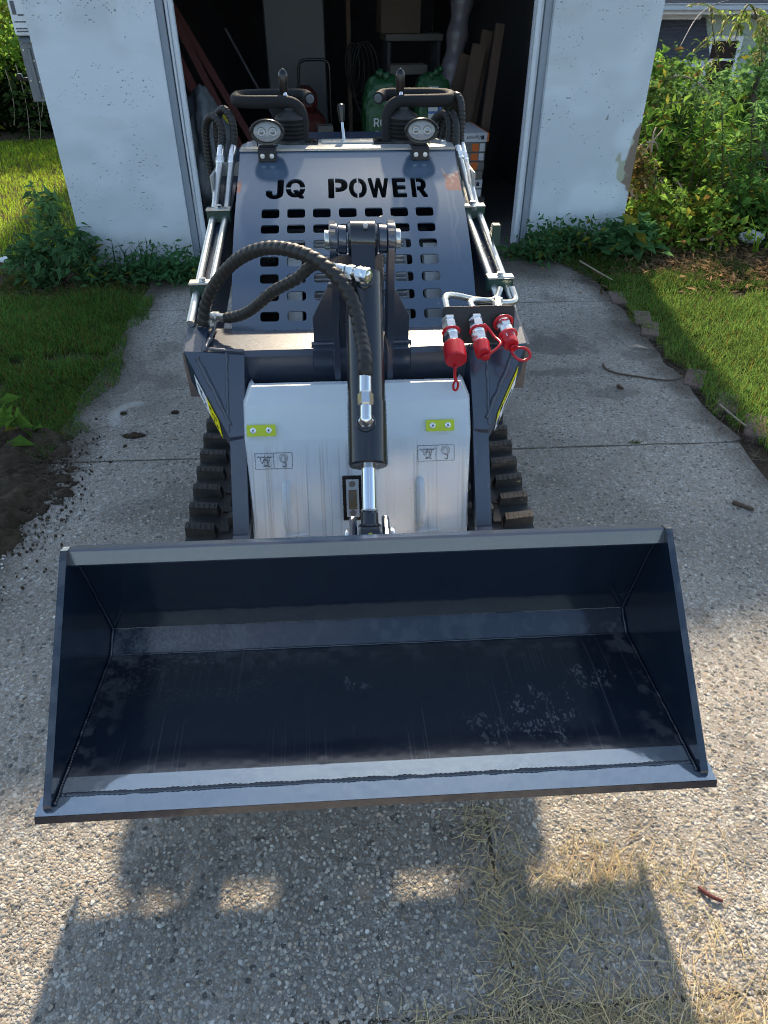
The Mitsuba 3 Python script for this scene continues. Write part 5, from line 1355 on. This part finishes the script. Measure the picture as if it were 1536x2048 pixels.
for i, (x, y, a, zt, lab) in enumerate([(1.60, 3.98, 80, .008, 'brick set in the right driveway edge, farthest from the viewer'), (1.625, 3.64, 75, .018, 'raised pair brick at the right driveway edge, the rear one'), (1.615, 3.50, 70, .014, 'raised pair brick at the right driveway edge, the front one'), (1.62, 2.93, 60, .004, 'sunken brick at the right driveway edge beside the fallen twig'), (1.66, 2.68, 62, .004, 'reddish brick at the right driveway edge beside the bright grass'), (1.69, 2.48, 64, .004, 'sunken brick at the right driveway edge, nearest to the viewer')]):
    m = bx(-.10, .10, -.045, .045, -.06, 0, .006)
    m.apply_transform(trimesh.transformations.rotation_matrix(math.radians(a), [0, 0, 1])); m.apply_translation([x, y, zt])
    put('brick', m, 'brick', label=lab, cat='brick', group=None)


def stick(name, pts, r, mat, lab, cat='twig'):
    p = path(pts, 24); return put(name, tube(p, r * (1 - .35 * np.linspace(0, 1, 24)) * (1 + .25 * (meshkit.noise(p * 120) - .5)), 7), mat, True, label=lab, cat=cat)


stick('twig', [(0.673, 0.659, 0.005), (0.685, 0.642, 0.009), (0.708, 0.631, 0.005)], .0052, 'red_wood', 'short reddish brown twig among the straw at bottom right')
stick('twig', [(1.341, 1.945, 0.008), (1.367, 1.92, 0.008), (1.394, 1.899, 0.007)], .009, 'twig', 'short dark stick on the driveway at the right edge')
stick('twig', [(1.231, 2.857, 0.008), (1.244, 2.827, 0.008)], .009, 'twig', 'small dark stick on the driveway right of the loader')
stick('twig', [(1.237, 3.09, 0.006), (1.251, 2.997, 0.008), (1.353, 2.947, 0.006), (1.467, 2.903, 0.006), (1.564, 2.94, 0.006)], .005, 'twig', 'long thin curved twig crossing the driveway at right')
stick('twig', [(1.608, 2.644, 0.01), (1.622, 2.533, 0.01), (1.635, 2.46, 0.01)], .006, 'pale_stem', 'pale stick lying along the right lawn edge')
stick('twig', [(1.545, 4.585, 0.03), (1.566, 4.339, 0.05), (1.638, 4.208, 0.03)], .006, 'pale_stem', 'pale stick in the weeds before the right pier')
for i, (u, w, sx, lab) in enumerate([((-0.86, 2.541, 0), .05, 2.4, 'elongated dark clod on the driveway left of the loader'), ((-0.947, 2.734, 0), .03, 1.3, 'small black clod beside the pale mark on the driveway'), ((-0.73, 2.73, 0), .035, 1.2, 'crumbled brown clod beside the left track'), ((-0.878, 2.464, 0), .02, 1.0, 'tiny dark clod nearest the left track front')]):
    c = ball((0, 0, 0), 1, 3); vv = c.vertices * (1 + 1.5 * (meshkit.fbm(c.vertices * 3.2 + i, 4, i)[:, None] - .5)) * [w * sx * .33, w * .34, w * .22]
    put('clod', trimesh.Trimesh(vv + u + [0, 0, .003], c.faces, process=False), 'soil', 30, label=lab, cat='clod')
put('dead_leaf', (lambda m: (m[0], m[1]))(leaf_mesh(np.array([(1.418, 3.265, 0.012)]), np.array([[1, -.1, .1]]), np.array([[0, 0, 1.]]), [.10], [.035], np.array([[.5, .45, .38]]))), 'pale_stem', label='pale curled dead leaf at the right driveway edge', cat='leaf')
jg = blades(np.array((1.139, 2.372, -0.005)) + rng.normal(0, .008, (40, 3)) * [1.6, .4, 0], np.c_[rng.normal(0, .6, (40, 2)), np.zeros(40)], rng.uniform(.012, .03, 40), np.full(40, .003), tint(40, (.06, .11, .03), .3, .2))
put('grass_tuft', jg[:2], 'leaf', False, color=jg[2], label='tiny grass tuft growing in the driveway joint at right', cat='grass')

# dry cut straw on the driveway at lower right
def straws(n, fx, fy, lmin, lmax, zmax, base):
    x, y = fx(n), fy(n); a = rng.normal(.9, 1.0, n); L = (lmin + (lmax - lmin) * rng.random(n) ** 1.8) * .85; z = .003 + zmax * .5 * rng.random(n) ** 2
    d = np.stack([np.cos(a), np.sin(a), rng.normal(0, .10, n)], 1); s = np.stack([-np.sin(a), np.cos(a), a * 0], 1)
    bend_ = rng.normal(0, .045, (n, 1)) * L[:, None]
    w = rng.uniform(.00035, .0008, n)[:, None]
    P0 = np.stack([x, y, z], 1); c0 = P0 - d * L[:, None] / 2; c2 = P0 + d * L[:, None] / 2; c1 = P0 + s * bend_
    up = np.array([0, 0, 1.0])
    ring = []
    for c in (c0, c1, c2): ring += [c - s * w, c + up * w * 1.1, c + s * w]
    v = np.stack(ring, 1); v[..., 2] = np.maximum(v[..., 2], .0015)
    f = []
    for k in (0, 3):
        for j in range(3): f += [[k + j, k + (j + 1) % 3, k + 3 + (j + 1) % 3], [k + j, k + 3 + (j + 1) % 3, k + 3 + j]]
    f = np.array(f)
    col = np.asarray(base) * rng.uniform(.4, 1.3, (n, 1)) * (1 + .04 * rng.normal(0, 1, (n, 3)))
    return v.reshape(-1, 3), (f[None] + (np.arange(n) * 9)[:, None, None]).reshape(-1, 3), np.repeat(np.clip(col, .01, 1), 9, 0)


ST = (.58, .46, .26)
parts = [straws(560, lambda n: rng.normal(.27, .035, n), lambda n: rng.uniform(.42, .86, n), .015, .06, .012, ST),
         straws(420, lambda n: rng.normal(.50, .10, n), lambda n: rng.normal(.70, .045, n), .02, .07, .012, ST),
         straws(460, lambda n: rng.normal(.50, .14, n), lambda n: rng.uniform(.36, .72, n), .02, .085, .015, ST),
         straws(190, lambda n: rng.normal(.36, .05, n), lambda n: rng.normal(.60, .04, n), .02, .07, .018, ST),
         straws(720, lambda n: rng.normal(.48, .18, n), lambda n: rng.normal(.43, .035, n), .02, .09, .018, ST),
         straws(420, lambda n: rng.uniform(.05, .5, n), lambda n: rng.normal(.445, .022, n), .02, .07, .012, ST),
         straws(260, lambda n: rng.uniform(.2, .8, n), lambda n: rng.uniform(.38, .78, n), .02, .08, .006, ST),
         straws(900, lambda n: rng.normal(.45, .22, n), lambda n: rng.normal(.55, .13, n), .004, .016, .003, (.42, .34, .22)),
         straws(120, lambda n: rng.uniform(-.6, .3, n), lambda n: rng.uniform(.4, .75, n), .008, .03, .003, (.3, .25, .17))]
v = join(parts); put('dry_straw', v[:2], 'straw', False, color=v[2], kind='stuff', label='dry cut straw strewn over the driveway at lower right', cat='straw')
parts = [straws(900, lambda n: rng.uniform(-1.6, -1.0, n), lambda n: rng.uniform(2.1, 2.6, n), .03, .12, .07, (.12, .09, .06)), straws(700, lambda n: rng.uniform(-2.4, -.7, n), lambda n: rng.uniform(4.15, 4.65, n), .02, .08, .02, (.20, .15, .10)), straws(700, lambda n: rng.normal(1.55, .07, n), lambda n: rng.uniform(2.2, 4.4, n), .02, .08, .015, (.20, .15, .10))]
v = join(parts); put('dry_litter', v[:2], 'straw', False, color=v[2], kind='stuff', label='dry root and stalk litter along the driveway edges', cat='litter')
